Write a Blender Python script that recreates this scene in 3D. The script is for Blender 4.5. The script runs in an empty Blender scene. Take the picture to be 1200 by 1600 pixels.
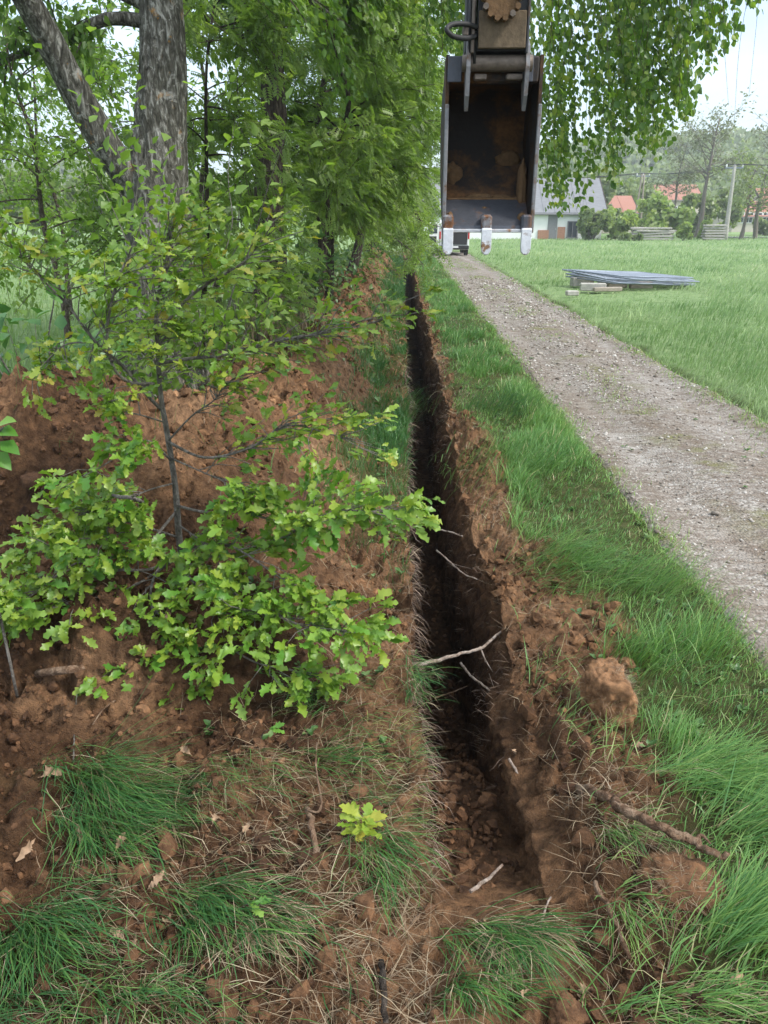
import bpy, math, random
import numpy as np
from mathutils import Vector, Matrix, noise as mnoise
R = math.radians
rng = np.random.default_rng(7)
random.seed(7)
SC = bpy.context.scene
COL = SC.collection

# ------------------------------------------------------------------ camera, sky, sun, exposure
CAM_H, PITCH, YAW, FPX = 2.2, R(21.8), R(1.29), 1155.0
cam_d = bpy.data.cameras.new('camera')
cam_d.sensor_fit = 'AUTO'; cam_d.sensor_width = 36.0; cam_d.lens = 26.0
cam_d.clip_start = 0.05; cam_d.clip_end = 3000
cam = bpy.data.objects.new('camera', cam_d)
cam.location = (0, 0, CAM_H); cam.rotation_euler = (R(90) - PITCH, 0, YAW)
COL.objects.link(cam); SC.camera = cam

SUN_EL, SUN_AZ = R(47), R(113)            # azimuth clockwise from +Y
world = bpy.data.worlds.new('World'); SC.world = world; world.use_nodes = True
nt = world.node_tree; nt.nodes.clear()
w_out = nt.nodes.new('ShaderNodeOutputWorld'); w_bg = nt.nodes.new('ShaderNodeBackground')
sky = nt.nodes.new('ShaderNodeTexSky'); sky.sky_type = 'NISHITA'; sky.sun_disc = False
sky.sun_elevation = SUN_EL; sky.sun_rotation = SUN_AZ
sky.air_density = 1.0; sky.dust_density = 2.0; sky.ozone_density = 1.0
tc = nt.nodes.new('ShaderNodeTexCoord'); mp = nt.nodes.new('ShaderNodeMapping')
mp.inputs['Scale'].default_value = (1.3, 1.3, 3.2)
cn = nt.nodes.new('ShaderNodeTexNoise'); cn.inputs['Scale'].default_value = 2.2
cn.inputs['Detail'].default_value = 7; cn.inputs['Roughness'].default_value = 0.58
cr = nt.nodes.new('ShaderNodeValToRGB')
cr.color_ramp.elements[0].position = 0.36; cr.color_ramp.elements[0].color = (0.12, 0.12, 0.12, 1)
cr.color_ramp.elements[1].position = 0.66; cr.color_ramp.elements[1].color = (1, 1, 1, 1)
mxs = nt.nodes.new('ShaderNodeMix'); mxs.data_type = 'RGBA'
# overcast sky: three times as bright overhead as at the horizon
sx_ = nt.nodes.new('ShaderNodeSeparateXYZ'); gz_ = nt.nodes.new('ShaderNodeValToRGB')
gz_.color_ramp.elements[0].position = 0.0; gz_.color_ramp.elements[0].color = (.225, .292, .335, 1)
gz_.color_ramp.elements[1].position = 1.0; gz_.color_ramp.elements[1].color = (.93, .97, 1.0, 1)
gsc = nt.nodes.new('ShaderNodeVectorMath'); gsc.operation = 'SCALE'; gsc.inputs['Scale'].default_value = 11.0
nt.links.new(tc.outputs['Generated'], sx_.inputs[0]); nt.links.new(sx_.outputs['Z'], gz_.inputs[0])
nt.links.new(gz_.outputs[0], gsc.inputs[0]); nt.links.new(gsc.outputs[0], mxs.inputs[7])
nt.links.new(tc.outputs['Generated'], mp.inputs['Vector']); nt.links.new(mp.outputs[0], cn.inputs['Vector'])
nt.links.new(cn.outputs[0], cr.inputs[0]); nt.links.new(cr.outputs[0], mxs.inputs[0])
nt.links.new(sky.outputs[0], mxs.inputs[6]); nt.links.new(mxs.outputs[2], w_bg.inputs['Color'])
w_bg.inputs['Strength'].default_value = 0.12
nt.links.new(w_bg.outputs[0], w_out.inputs['Surface'])

sun_d = bpy.data.lights.new('sun', 'SUN'); sun_d.energy = 1.5; sun_d.angle = R(11); sun_d.color = (1.0, 0.96, 0.9)
sun = bpy.data.objects.new('sun', sun_d); COL.objects.link(sun)
sv = Vector((math.cos(SUN_EL) * math.sin(SUN_AZ), math.cos(SUN_EL) * math.cos(SUN_AZ), math.sin(SUN_EL)))
sun.rotation_euler = (-sv).to_track_quat('-Z', 'Y').to_euler(); sun.location = (20, 20, 40)

SC.view_settings.view_transform = 'Standard'
try: SC.view_settings.look = 'None'
except Exception: pass
SC.view_settings.gamma = 1.0; SC.view_settings.use_curve_mapping = False
SC.view_settings.exposure = 1.38
SC.render.engine = 'CYCLES'
cy = SC.cycles
cy.max_bounces = 7; cy.diffuse_bounces = 4; cy.glossy_bounces = 2; cy.transmission_bounces = 5
cy.transparent_max_bounces = 8; cy.use_denoising = True; cy.caustics_reflective = False; cy.caustics_refractive = False
try: cy.denoiser = 'OPENIMAGEDENOISE'
except Exception: pass

# ------------------------------------------------------------------ helpers
_cp, _sp, _cy, _sy = math.cos(PITCH), math.sin(PITCH), math.cos(YAW), math.sin(YAW)
def ray(px, py):
    a, b = (px - 600) / FPX, (800 - py) / FPX
    fy, fz = _cp + b * _sp, -_sp + b * _cp          # before yaw
    return np.array([a * _cy - fy * _sy, a * _sy + fy * _cy, fz])
def P(px, py, Y):                                    # the point of a sight line at depth Y
    d = ray(px, py); t = Y / d[1]
    return np.array([d[0] * t, Y, CAM_H + d[2] * t])
def G(px, py, z=0.0):                                # the point of a sight line at height z
    d = ray(px, py); t = (z - CAM_H) / d[2]
    return np.array([d[0] * t, d[1] * t, z])

_T = np.random.default_rng(3).random((32, 32, 32)) * 2 - 1
def vnoise(x, y, z=0.0):
    x, y, z = np.broadcast_arrays(np.asarray(x, float), np.asarray(y, float), np.asarray(z, float))
    xi, yi, zi = np.floor(x).astype(int), np.floor(y).astype(int), np.floor(z).astype(int)
    f, g, h = x - xi, y - yi, z - zi
    f, g, h = f*f*(3-2*f), g*g*(3-2*g), h*h*(3-2*h)
    def t(a, b, c): return _T[(xi+a) & 31, (yi+b) & 31, (zi+c) & 31]
    return ((t(0,0,0)*(1-f)+t(1,0,0)*f)*(1-g)+(t(0,1,0)*(1-f)+t(1,1,0)*f)*g)*(1-h) + \
           ((t(0,0,1)*(1-f)+t(1,0,1)*f)*(1-g)+(t(0,1,1)*(1-f)+t(1,1,1)*f)*g)*h
def fbm(x, y, z=0.0, oct=4, gain=0.5):
    s, a = 0, 1.0
    for o in range(oct):
        s = s + a * vnoise(x * 2.03**o + 7.3*o, y * 2.03**o + 3.1*o, z * 2.03**o); a *= gain
    return s
_W = np.random.default_rng(5).random((64, 64, 3))
def lumps(x, y, r=0.62):                             # rounded lumps on a jittered lattice, 0..1
    xi, yi = np.floor(x).astype(int), np.floor(y).astype(int)
    best = np.zeros_like(x)
    for a in (-1, 0, 1):
        for b in (-1, 0, 1):
            w = _W[(xi+a) & 63, (yi+b) & 63]
            dx, dy = xi + a + w[..., 0] - x, yi + b + w[..., 1] - y
            rr = r * (0.45 + 0.55 * w[..., 2])
            best = np.maximum(best, np.sqrt(np.maximum(0, rr*rr - dx*dx - dy*dy)))
    return best
def sst(a, b, x):
    t = np.clip((np.asarray(x, float) - a) / (b - a), 0, 1); return t*t*(3-2*t)

def mesh_np(name, V, Q=None, T=None, mat=None, attrs=None, smooth=True):
    me = bpy.data.meshes.new(name)
    V = np.asarray(V, np.float32).reshape(-1, 3)
    Q = np.zeros((0, 4), np.int32) if Q is None else np.asarray(Q, np.int32).reshape(-1, 4)
    T = np.zeros((0, 3), np.int32) if T is None else np.asarray(T, np.int32).reshape(-1, 3)
    me.vertices.add(len(V)); me.vertices.foreach_set('co', V.ravel())
    me.loops.add(Q.size + T.size)
    me.loops.foreach_set('vertex_index', np.concatenate([Q.ravel(), T.ravel()]).astype(np.int32))
    me.polygons.add(len(Q) + len(T))
    me.polygons.foreach_set('loop_start', np.concatenate([np.arange(len(Q))*4, Q.size + np.arange(len(T))*3]).astype(np.int32))
    me.polygons.foreach_set('use_smooth', np.full(len(Q)+len(T), smooth, dtype=bool))
    me.update(calc_edges=True)
    for k, a in (attrs or {}).items():
        at = me.attributes.new(k, 'FLOAT', 'POINT'); at.data.foreach_set('value', np.asarray(a, np.float32).ravel())
    if mat: me.materials.append(mat)
    return me

def link(name, me, parent=None, loc=None, kind=None):
    o = bpy.data.objects.new(name, me); COL.objects.link(o)
    if parent is not None: o.parent = parent
    if loc is not None: o.location = loc
    if kind: o['kind'] = kind
    return o
def tag(o, label=None, cat=None, group=None, kind=None):
    if label: o['label'] = label
    if cat: o['category'] = cat
    if group: o['group'] = group
    if kind: o['kind'] = kind
    return o
def thing(name, label, cat, loc=(0, 0, 0), group=None):
    o = bpy.data.objects.new(name, None); o.empty_display_size = 0.1; COL.objects.link(o)
    o.location = [float(v) for v in loc]
    return tag(o, label, cat, group)
def rootloc(o):
    while o.parent is not None: o = o.parent
    return np.array(o.location)
def copy_tree(o, parent=None):
    c = o.copy(); COL.objects.link(c)
    if parent is not None: c.parent = parent
    for ch in list(o.children): copy_tree(ch, c)
    return c

class MB:
    """collects shapes (world coordinates) and links them as one mesh"""
    def __init__(s): s.v = []; s.q = []; s.t = []; s.n = 0
    def add(s, V, Q=None, T=None):
        V = np.asarray(V, float).reshape(-1, 3)
        if Q is not None and len(Q): s.q.append(np.asarray(Q) + s.n)
        if T is not None and len(T): s.t.append(np.asarray(T) + s.n)
        s.v.append(V); s.n += len(V); return s
    def box(s, c, size, rot=None, bev=0.0):
        hx, hy, hz = [k/2 for k in size]
        b = min(bev, hx*.45, hy*.45, hz*.45)
        if b <= 0:
            V = np.array([[x, y, z] for z in (-hz, hz) for y in (-hy, hy) for x in (-hx, hx)])
            Q = [[0,2,3,1],[4,5,7,6],[0,1,5,4],[2,6,7,3],[0,4,6,2],[1,3,7,5]]; T = None
        else:                                         # chamfered box
            V = []; idx = {}
            for sx in (-1, 1):
                for sy in (-1, 1):
                    for sz in (-1, 1):
                        for ax in range(3):
                            p = [sx*hx, sy*hy, sz*hz]
                            for k in range(3):
                                if k != ax: p[k] -= (sx, sy, sz)[k]*b
                            idx[(sx, sy, sz, ax)] = len(V); V.append(p)
            V = np.array(V); Q = []; T = []
            for ax in range(3):
                o = [k for k in range(3) if k != ax]
                for sg in (-1, 1):
                    f = []
                    for (a, c2) in ((-1,-1),(1,-1),(1,1),(-1,1)):
                        k = [0,0,0]; k[ax] = sg; k[o[0]] = a; k[o[1]] = c2; f.append(idx[(*k, ax)])
                    Q.append(f)
                for a in (-1, 1):
                    for c2 in (-1, 1):
                        f = []
                        for (sg, which) in ((-1,0),(1,0),(1,1),(-1,1)):
                            k = [0,0,0]; k[ax] = sg; k[o[0]] = a; k[o[1]] = c2; f.append(idx[(*k, o[which])])
                        Q.append(f)
            for k in [(a, b2, c2) for a in (-1,1) for b2 in (-1,1) for c2 in (-1,1)]:
                T.append([idx[(*k, 0)], idx[(*k, 1)], idx[(*k, 2)]])
        if rot is not None: V = V @ np.array(rot).T
        return s.add(V + np.array(c), Q, T)
    def tube(s, pts, rad, n=8, cap=True, wob=0.0):
        pts = np.asarray(pts, float); m = len(pts)
        rad = np.full(m, rad) if np.isscalar(rad) else np.asarray(rad, float)
        tan = np.gradient(pts, axis=0); tan /= np.linalg.norm(tan, axis=1, keepdims=True) + 1e-9
        a = np.array([0, 0, 1.]) if abs(tan[0][2]) < .9 else np.array([1., 0, 0])
        V = []
        for i in range(m):
            a = a - tan[i]*np.dot(a, tan[i]); a /= np.linalg.norm(a) + 1e-9
            b = np.cross(tan[i], a)
            th = np.arange(n)*2*math.pi/n
            rr = rad[i]
            if wob: rr = rr*(1 + wob*vnoise(np.cos(th)*1.7+i*.45+pts[0][0]*9, np.sin(th)*1.7+pts[0][1]*5, i*.3))
            V.append(pts[i] + np.outer(np.cos(th)*rr, a) + np.outer(np.sin(th)*rr, b))
        V = np.concatenate(V)
        i, k = np.meshgrid(np.arange(m-1), np.arange(n), indexing='ij'); k2 = (k+1) % n
        Q = np.stack([i*n+k, i*n+k2, (i+1)*n+k2, (i+1)*n+k], -1).reshape(-1, 4)
        T = None
        if cap:
            V = np.concatenate([V, pts[:1], pts[-1:]]); ks = np.arange(n); k2 = (ks+1) % n
            T = np.concatenate([np.stack([np.full(n, m*n), k2, ks], -1), np.stack([np.full(n, m*n+1), (m-1)*n+ks, (m-1)*n+k2], -1)])
        return s.add(V, Q, T)
    def prism(s, poly, ax, a0, a1):                   # polygon in the other two axes swept along axis ax (triangle fan caps from centroid)
        n = len(poly); o = [k for k in range(3) if k != ax]; V = np.zeros((2*n+2, 3))
        for i, p in enumerate(poly):
            for j, a in ((i, a0), (n+i, a1)): V[j, ax] = a; V[j, o[0]] = p[0]; V[j, o[1]] = p[1]
        c = np.mean(np.array(poly), 0)
        for j, a in ((2*n, a0), (2*n+1, a1)): V[j, ax] = a; V[j, o[0]] = c[0]; V[j, o[1]] = c[1]
        k = np.arange(n); k2 = (k+1) % n
        return s.add(V, np.stack([k, k2, n+k2, n+k], -1), np.concatenate([np.stack([np.full(n, 2*n), k2, k], -1), np.stack([np.full(n, 2*n+1), n+k, n+k2], -1)]))
    def build(s, name, mat, parent=None, smooth=False, kind=None):
        V = np.concatenate(s.v)
        if parent is not None: V = V - rootloc(parent)
        me = mesh_np(name, V, np.concatenate(s.q) if s.q else None, np.concatenate(s.t) if s.t else None, mat, smooth=smooth)
        return link(name, me, parent, kind=kind)

def bark_tube(name, pts, rad, mat, parent, n=56, dens=.05, amp=.09, seed=0):
    pts = np.asarray(pts, float); L = np.concatenate([[0], np.cumsum(np.linalg.norm(np.diff(pts, axis=0), axis=1))]); m = max(8, int(L[-1]/dens))
    u = np.linspace(0, L[-1], m); q = np.stack([np.interp(u, L, pts[:, k]) for k in range(3)], -1); rr = np.interp(u, L, rad)
    b = MB(); b.tube(q, rr, n, cap=False); V = b.v[0].reshape(m, n, 3); C = q[:, None, :]; D = V - C; th = np.arange(n)*2*math.pi/n
    cx, sx = np.cos(th)[None]*rr[:, None], np.sin(th)[None]*rr[:, None]; uu = u[:, None]
    ridge = 1 - np.abs(fbm(cx*11 + seed, sx*11, uu*2.6, 3))*1.7
    big = fbm(cx*3.2 + seed, sx*3.2, uu*.9 + seed, 3); k = 1 + amp*ridge + .09*big
    b.v[0] = (C + D*k[..., None]).reshape(-1, 3); return b.build(name, mat, parent, smooth=True)
def spline(pts, n=10):                                # Catmull-Rom through pts
    pts = np.asarray(pts, float); p = np.concatenate([[2*pts[0]-pts[1]], pts, [2*pts[-1]-pts[-2]]]); out = []
    for i in range(1, len(p)-2):
        for t in np.linspace(0, 1, n, endpoint=False):
            out.append(0.5*((2*p[i]) + (-p[i-1]+p[i+1])*t + (2*p[i-1]-5*p[i]+4*p[i+1]-p[i+2])*t*t + (-p[i-1]+3*p[i]-3*p[i+1]+p[i+2])*t**3))
    out.append(pts[-1]); return np.array(out)
def taper(r0, r1, n, p=1.0): return r0 + (r1-r0)*np.linspace(0, 1, n)**p

def basis(d, up):                                     # columns x, y=d, z for many leaves
    d = d / (np.linalg.norm(d, axis=1, keepdims=True)+1e-9)
    x = np.cross(d, up); x /= np.linalg.norm(x, axis=1, keepdims=True)+1e-9
    z = np.cross(x, d)
    return np.stack([x, d, z], -1)
def scatter(protoV, protoQ, protoT, M, T, S):
    N, n = len(T), len(protoV)
    V = np.einsum('nij,kj->nki', M*S[:, None, None], protoV) + T[:, None, :]
    off = (np.arange(N)*n)[:, None, None]
    Q = (np.asarray(protoQ)[None]+off).reshape(-1, 4) if protoQ is not None else None
    Tt = (np.asarray(protoT)[None]+off).reshape(-1, 3) if protoT is not None else None
    return V.reshape(-1, 3), Q, Tt

# ------------------------------------------------------------------ materials
class N:
    def __init__(s, name):
        s.m = bpy.data.materials.new(name); s.m.use_nodes = True; s.t = s.m.node_tree; s.t.nodes.clear()
        s.out = s.n('ShaderNodeOutputMaterial')
    def n(s, typ, **kw):
        nd = s.t.nodes.new(typ)
        for k, v in kw.items():
            if k in nd.inputs: s.set(nd.inputs[k], v)
            else: setattr(nd, k, v)
        return nd
    def set(s, sock, v):
        if isinstance(v, bpy.types.NodeSocket): s.t.links.new(v, sock)
        elif isinstance(v, bpy.types.Node): s.t.links.new(v.outputs[0], sock)
        else:
            if hasattr(sock.default_value, '__len__') and not hasattr(v, '__len__'): v = [v]*len(sock.default_value)
            if hasattr(sock.default_value, '__len__') and len(sock.default_value) == 4 and len(v) == 3: v = (*v, 1)
            sock.default_value = v
    def pos(s, scale=(1, 1, 1)):
        g = s.n('ShaderNodeNewGeometry'); m = s.n('ShaderNodeMapping', Scale=scale); s.t.links.new(g.outputs['Position'], m.inputs['Vector']); return m.outputs[0]
    def obj(s, scale=(1, 1, 1)):
        g = s.n('ShaderNodeTexCoord'); m = s.n('ShaderNodeMapping', Scale=scale); s.t.links.new(g.outputs['Object'], m.inputs['Vector']); return m.outputs[0]
    def noise(s, vec, scale, detail=4, rough=.55, dist=0.0):
        return s.n('ShaderNodeTexNoise', Vector=vec, Scale=scale, Detail=detail, Roughness=rough, Distortion=dist).outputs[0]
    def ramp(s, fac, stops):
        r = s.n('ShaderNodeValToRGB', Fac=fac); e = r.color_ramp.elements
        while len(e) < len(stops): e.new(.5)
        for k, (p, c) in enumerate(stops):
            e[k].position = p; e[k].color = (*c, 1) if hasattr(c, '__len__') else (c, c, c, 1)
        return r.outputs[0]
    def mix(s, fac, a, b, mode='MIX'):
        m = s.n('ShaderNodeMix', data_type='RGBA', blend_type=mode)
        s.set(m.inputs[0], fac); s.set(m.inputs[6], a); s.set(m.inputs[7], b); return m.outputs[2]
    def math(s, op, a, b=0.0, c=None):
        m = s.n('ShaderNodeMath', operation=op); s.set(m.inputs[0], a); s.set(m.inputs[1], b)
        if c is not None: s.set(m.inputs[2], c)
        return m.outputs[0]
    def attr(s, name): return s.n('ShaderNodeAttribute', attribute_name=name).outputs['Fac']
    def bump(s, h, strength=.5, dist=.02): return s.n('ShaderNodeBump', Height=h, Strength=strength, Distance=dist).outputs[0]
    def principled(s, col, rough=.8, metal=0.0, normal=None, spec=.3):
        p = s.n('ShaderNodeBsdfPrincipled'); s.set(p.inputs['Base Color'], col); s.set(p.inputs['Roughness'], rough); s.set(p.inputs['Metallic'], metal)
        s.set(p.inputs['Specular IOR Level'], spec)
        if normal is not None: s.set(p.inputs['Normal'], normal)
        return p.outputs[0]
    def done(s, sh): s.t.links.new(sh, s.out.inputs['Surface']); return s.m

def leaf_mat(name, stops, trans=.35, rough=.4, spec=.5, tint=(1.15, 1.25, .55), noise=True):
    """thin leaf: diffuse + gloss in front, light passing through behind"""
    n = N(name); c = n.ramp(n.attr('rnd'), stops)
    if noise: c = n.mix(.5, c, n.ramp(n.noise(n.pos(), 2.2, 2), [(.3, .55), (.7, 1.0)]), 'MULTIPLY')
    p = n.principled(c, rough, spec=spec)
    t = n.n('ShaderNodeBsdfTranslucent', Color=n.mix(1.0, c, tint, 'MULTIPLY'))
    m = n.n('ShaderNodeMixShader'); n.set(m.inputs[0], trans); n.t.links.new(p, m.inputs[1]); n.t.links.new(t.outputs[0], m.inputs[2])
    return n.done(m.outputs[0])
def leaf_obj_mat(name, stops, trans=.35):
    n = N(name); o = n.n('ShaderNodeObjectInfo'); c = n.ramp(o.outputs['Random'], stops)
    nz = n.noise(n.obj(), 30, 3); c = n.mix(.35, c, n.ramp(nz, [(.3, .55), (.7, 1.0)]), 'MULTIPLY')
    p = n.principled(c, .42, spec=.4, normal=n.bump(nz, .3, .002))
    t = n.n('ShaderNodeBsdfTranslucent', Color=n.mix(1.0, c, (1.2, 1.2, .5), 'MULTIPLY'))
    m = n.n('ShaderNodeMixShader'); n.set(m.inputs[0], trans); n.t.links.new(p, m.inputs[1]); n.t.links.new(t.outputs[0], m.inputs[2])
    return n.done(m.outputs[0])

def soil_colour(n, v):
    a = n.ramp(n.noise(v, 1.1, 5), [(.30, (.095, .053, .031)), (.5, (.225, .125, .067)), (.72, (.35, .21, .12))])
    b = n.ramp(n.noise(v, 19, 6, .65), [(.30, (.34, .31, .29)), (.5, (.85, .84, .82)), (.68, (1.45, 1.4, 1.3))])
    c = n.mix(1.0, a, b, 'MULTIPLY')
    sp = n.ramp(n.noise(v, 90, 2), [(.66, 0.0), (.74, 1.0)])
    return n.mix(n.math('MULTIPLY', sp, .35), c, (.36, .25, .16))
def mat_earth():
    n = N('earth'); v = n.pos()
    soil = soil_colour(n, v)
    thatch = n.ramp(n.noise(v, 14, 6, .7), [(.3, (.035, .045, .014)), (.5, (.07, .085, .026)), (.7, (.14, .125, .06))])
    field = n.ramp(n.noise(v, 2.5, 6, .7), [(.3, (.13, .21, .07)), (.5, (.20, .29, .12)), (.7, (.27, .35, .16))])
    c = n.mix(n.attr('turf'), soil, thatch); c = n.mix(n.attr('field'), c, field)
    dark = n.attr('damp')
    c = n.mix(dark, c, n.mix(1.0, c, (.33, .31, .31), 'MULTIPLY'))  # damp soil tone, lowered further to carry the trench's shade
    h = n.math('ADD', n.noise(v, 38, 6, .7), n.math('MULTIPLY', n.noise(v, 150, 3, .6), .45))
    return n.done(n.principled(c, .93, spec=.12, normal=n.bump(h, 1.0, .04)))
def mat_clod():
    n = N('clod_soil'); v = n.pos(); c = soil_colour(n, v)
    r = n.attr('rnd'); c = n.mix(1.0, c, n.ramp(r, [(0, (.36, .34, .33)), (.5, (.7, .69, .68)), (1, (1.1, 1.05, 1.0))]), 'MULTIPLY')
    return n.done(n.principled(c, .95, spec=.1, normal=n.bump(n.noise(v, 110, 5, .7), .8, .012)))
def mat_damp():
    n = N('damp_clod_soil'); v = n.pos(); c = n.mix(1.0, soil_colour(n, v), n.ramp(n.attr('rnd'), [(0, (.30, .27, .26)), (.6, (.55, .51, .49)), (1, (.85, .8, .76))]), 'MULTIPLY')
    return n.done(n.principled(c, .85, spec=.2, normal=n.bump(n.noise(v, 110, 5, .7), .8, .012)))
def mat_gravel():
    n = N('gravel'); v = n.pos()
    vo = n.n('ShaderNodeTexVoronoi', Vector=v, Scale=44.0)
    st = n.ramp(n.n('ShaderNodeSeparateColor', Color=vo.outputs['Color']).outputs[0], [(0, (.125, .108, .090)), (.4, (.235, .212, .187)), (.75, (.365, .342, .312)), (1, (.58, .56, .53))])
    fine = n.ramp(n.noise(v, 26, 6, .7), [(.3, (.115, .094, .074)), (.5, (.24, .212, .183)), (.7, (.38, .352, .318))])
    c = n.mix(n.ramp(n.noise(v, 5, 4), [(.35, .25), (.65, .75)]), fine, st)
    rut = n.math('MULTIPLY', n.attr('rut'), n.ramp(n.noise(v, 3, 4), [(.35, .2), (.65, 1.0)]))
    c = n.mix(n.math('MULTIPLY', rut, .45), c, (.40, .375, .345))
    patch = n.ramp(n.noise(n.pos((1.6, .35, 1)), 1.0, 5, .6), [(.38, 0.0), (.62, 1.0)])
    c = n.mix(n.math('MULTIPLY', patch, .65), c, n.mix(1.0, c, (.62, .54, .46), 'MULTIPLY'))
    streak = n.ramp(n.noise(n.pos((.8, 2.2, 1)), 5, 7, .72, .5), [(.46, 0.0), (.58, 1.0)])
    c = n.mix(n.math('MULTIPLY', streak, .55), c, (.125, .088, .062))
    gr = n.ramp(n.noise(v, 1.4, 5, .65), [(.52, 0.0), (.64, 1.0)])
    c = n.mix(n.math('MULTIPLY', gr, n.attr('crown')), c, (.15, .15, .055))
    h = n.math('ADD', n.math('MULTIPLY', vo.outputs['Distance'], -1.0), n.noise(v, 30, 5, .7))
    return n.done(n.principled(c, .9, spec=.2, normal=n.bump(h, .75, .018)))
def mat_stone(name, stops, bump=.5):
    n = N(name); c = n.ramp(n.attr('rnd'), stops); v = n.pos()
    c = n.mix(.5, c, n.ramp(n.noise(v, 60, 4), [(.3, .6), (.7, 1.1)]), 'MULTIPLY')
    return n.done(n.principled(c, .9, spec=.2, normal=n.bump(n.noise(v, 90, 4), bump, .01)))
def mat_grass(name, stops, base=(.18, .17, .07), trans=.3):
    n = N(name); c = n.ramp(n.attr('rnd'), stops)
    c = n.mix(n.ramp(n.attr('along'), [(0.0, 1.0), (.35, 0.0)]), c, n.mix(.5, c, base))
    p = n.principled(c, .42, spec=.45); t = n.n('ShaderNodeBsdfTranslucent', Color=n.mix(1.0, c, (1.05, 1.15, .6), 'MULTIPLY'))
    m = n.n('ShaderNodeMixShader'); n.set(m.inputs[0], trans); n.t.links.new(p, m.inputs[1]); n.t.links.new(t.outputs[0], m.inputs[2])
    return n.done(m.outputs[0])
def mat_bark(name, dark, mid, light, lightpos=(.55, .68), lichen=0.0, vs=(1, 1, .3), sc=22):
    n = N(name); v = n.pos(vs)
    f = n.noise(v, sc, 6, .65, .6)
    c = n.ramp(f, [(.34, dark), (.52, mid), (.7, light)])
    b = n.ramp(n.noise(n.pos((1, 1, .8)), 6.5, 6, .65, .6), [(lightpos[0], 0.0), (lightpos[1], 1.0)])
    c = n.mix(n.math('MULTIPLY', b, .8), c, light)
    if lichen:
        l = n.ramp(n.noise(n.pos((1, 1, .8)), 6.5, 7, .75), [(.60, 0.0), (.70, 1.0)])
        c = n.mix(n.math('MULTIPLY', l, lichen), c, (.48, .22, .02))
    return n.done(n.principled(c, .92, spec=.15, normal=n.bump(f, 1.0, .06)))
def mat_steel(name, base, rust=(.16, .065, .022), amount=(.5, .62), rough=.45, metal=.55, scale=7, vs=(1, 1, 1)):
    n = N(name); v = n.pos(vs)
    r = n.ramp(n.noise(v, scale, 6, .65), [(amount[0], 0.0), (amount[1], 1.0)])
    f = n.noise(v, 60, 4, .6)
    c = n.mix(r, n.mix(.35, base, n.ramp(f, [(.3, .5), (.7, 1.0)]), 'MULTIPLY'), n.mix(.6, rust, n.ramp(f, [(.3, .5), (.7, 1.3)]), 'MULTIPLY'))
    met = n.math('MULTIPLY', n.math('SUBTRACT', 1.0, r), metal)
    ro = n.math('ADD', n.math('MULTIPLY', r, .45), rough)
    return n.done(n.principled(c, ro, met, normal=n.bump(f, .35, .006), spec=.4))
def mat_plain(name, col, rough=.7, metal=0.0, var=.25, scale=8, bump=.1, spec=.3, vs=(1, 1, 1)):
    n = N(name); v = n.pos(vs); f = n.noise(v, scale, 5, .6)
    c = n.mix(var, col, n.ramp(f, [(.3, .35), (.7, 1.15)]), 'MULTIPLY')
    return n.done(n.principled(c, rough, metal, normal=n.bump(f, bump, .01), spec=spec))

M = {}
M['earth'] = mat_earth(); M['clod'] = mat_clod(); M['damp_clod'] = mat_damp(); M['gravel'] = mat_gravel()
M['pebble'] = mat_stone('pebble_stone', [(0, (.13, .105, .085)), (.5, (.29, .255, .215)), (1, (.55, .52, .48))])
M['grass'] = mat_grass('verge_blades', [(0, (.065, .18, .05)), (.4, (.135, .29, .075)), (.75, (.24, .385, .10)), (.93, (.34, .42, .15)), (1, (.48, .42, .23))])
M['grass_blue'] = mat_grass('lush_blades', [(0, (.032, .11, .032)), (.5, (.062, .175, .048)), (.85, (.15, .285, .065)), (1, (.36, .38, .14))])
M['field'] = mat_grass('field_blades', [(0, (.13, .24, .075)), (.4, (.22, .345, .125)), (.8, (.32, .43, .19)), (1, (.44, .49, .28))], base=(.18, .24, .08))
M['straw'] = mat_grass('dry_straw', [(0, (.13, .085, .05)), (.5, (.28, .20, .12)), (1, (.50, .42, .28))], base=(.2, .15, .1), trans=.1)
M['rootlet'] = mat_grass('rootlet_fibre', [(0, (.08, .048, .03)), (.5, (.17, .11, .072)), (1, (.32, .23, .165))], base=(.1, .06, .04), trans=.05)
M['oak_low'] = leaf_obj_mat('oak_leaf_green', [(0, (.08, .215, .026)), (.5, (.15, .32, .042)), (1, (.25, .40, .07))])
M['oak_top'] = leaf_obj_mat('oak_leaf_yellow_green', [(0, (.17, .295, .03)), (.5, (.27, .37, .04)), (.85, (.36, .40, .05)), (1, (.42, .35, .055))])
M['oak_small'] = leaf_mat('oak_leaf_young', [(0, (.125, .255, .03)), (.5, (.225, .355, .04)), (.9, (.34, .40, .05)), (1, (.42, .35, .06))])
M['rowan'] = leaf_mat('rowan_leaf', [(0, (.115, .195, .045)), (.5, (.205, .315, .07)), (.85, (.285, .385, .10)), (1, (.37, .44, .15))], trans=.55)
M['rowan_pale'] = leaf_mat('pale_leaf', [(0, (.14, .245, .05)), (.5, (.21, .335, .065)), (1, (.30, .40, .10))], trans=.52)
M['birch'] = leaf_mat('birch_leaf', [(0, (.07, .15, .032)), (.5, (.13, .24, .042)), (.85, (.20, .31, .055)), (1, (.31, .37, .07))], trans=.48)
M['weed'] = leaf_mat('weed_leaf', [(0, (.05, .12, .03)), (.5, (.09, .19, .05)), (1, (.18, .27, .09))], trans=.3)
M['far'] = leaf_mat('far_foliage', [(0, (.17, .225, .10)), (.5, (.23, .29, .13)), (1, (.31, .35, .17))], trans=.4, noise=False)
M['far_bright'] = leaf_mat('far_bright_foliage', [(0, (.20, .30, .09)), (.5, (.29, .38, .12)), (1, (.40, .45, .18))], trans=.4, noise=False)
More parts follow.
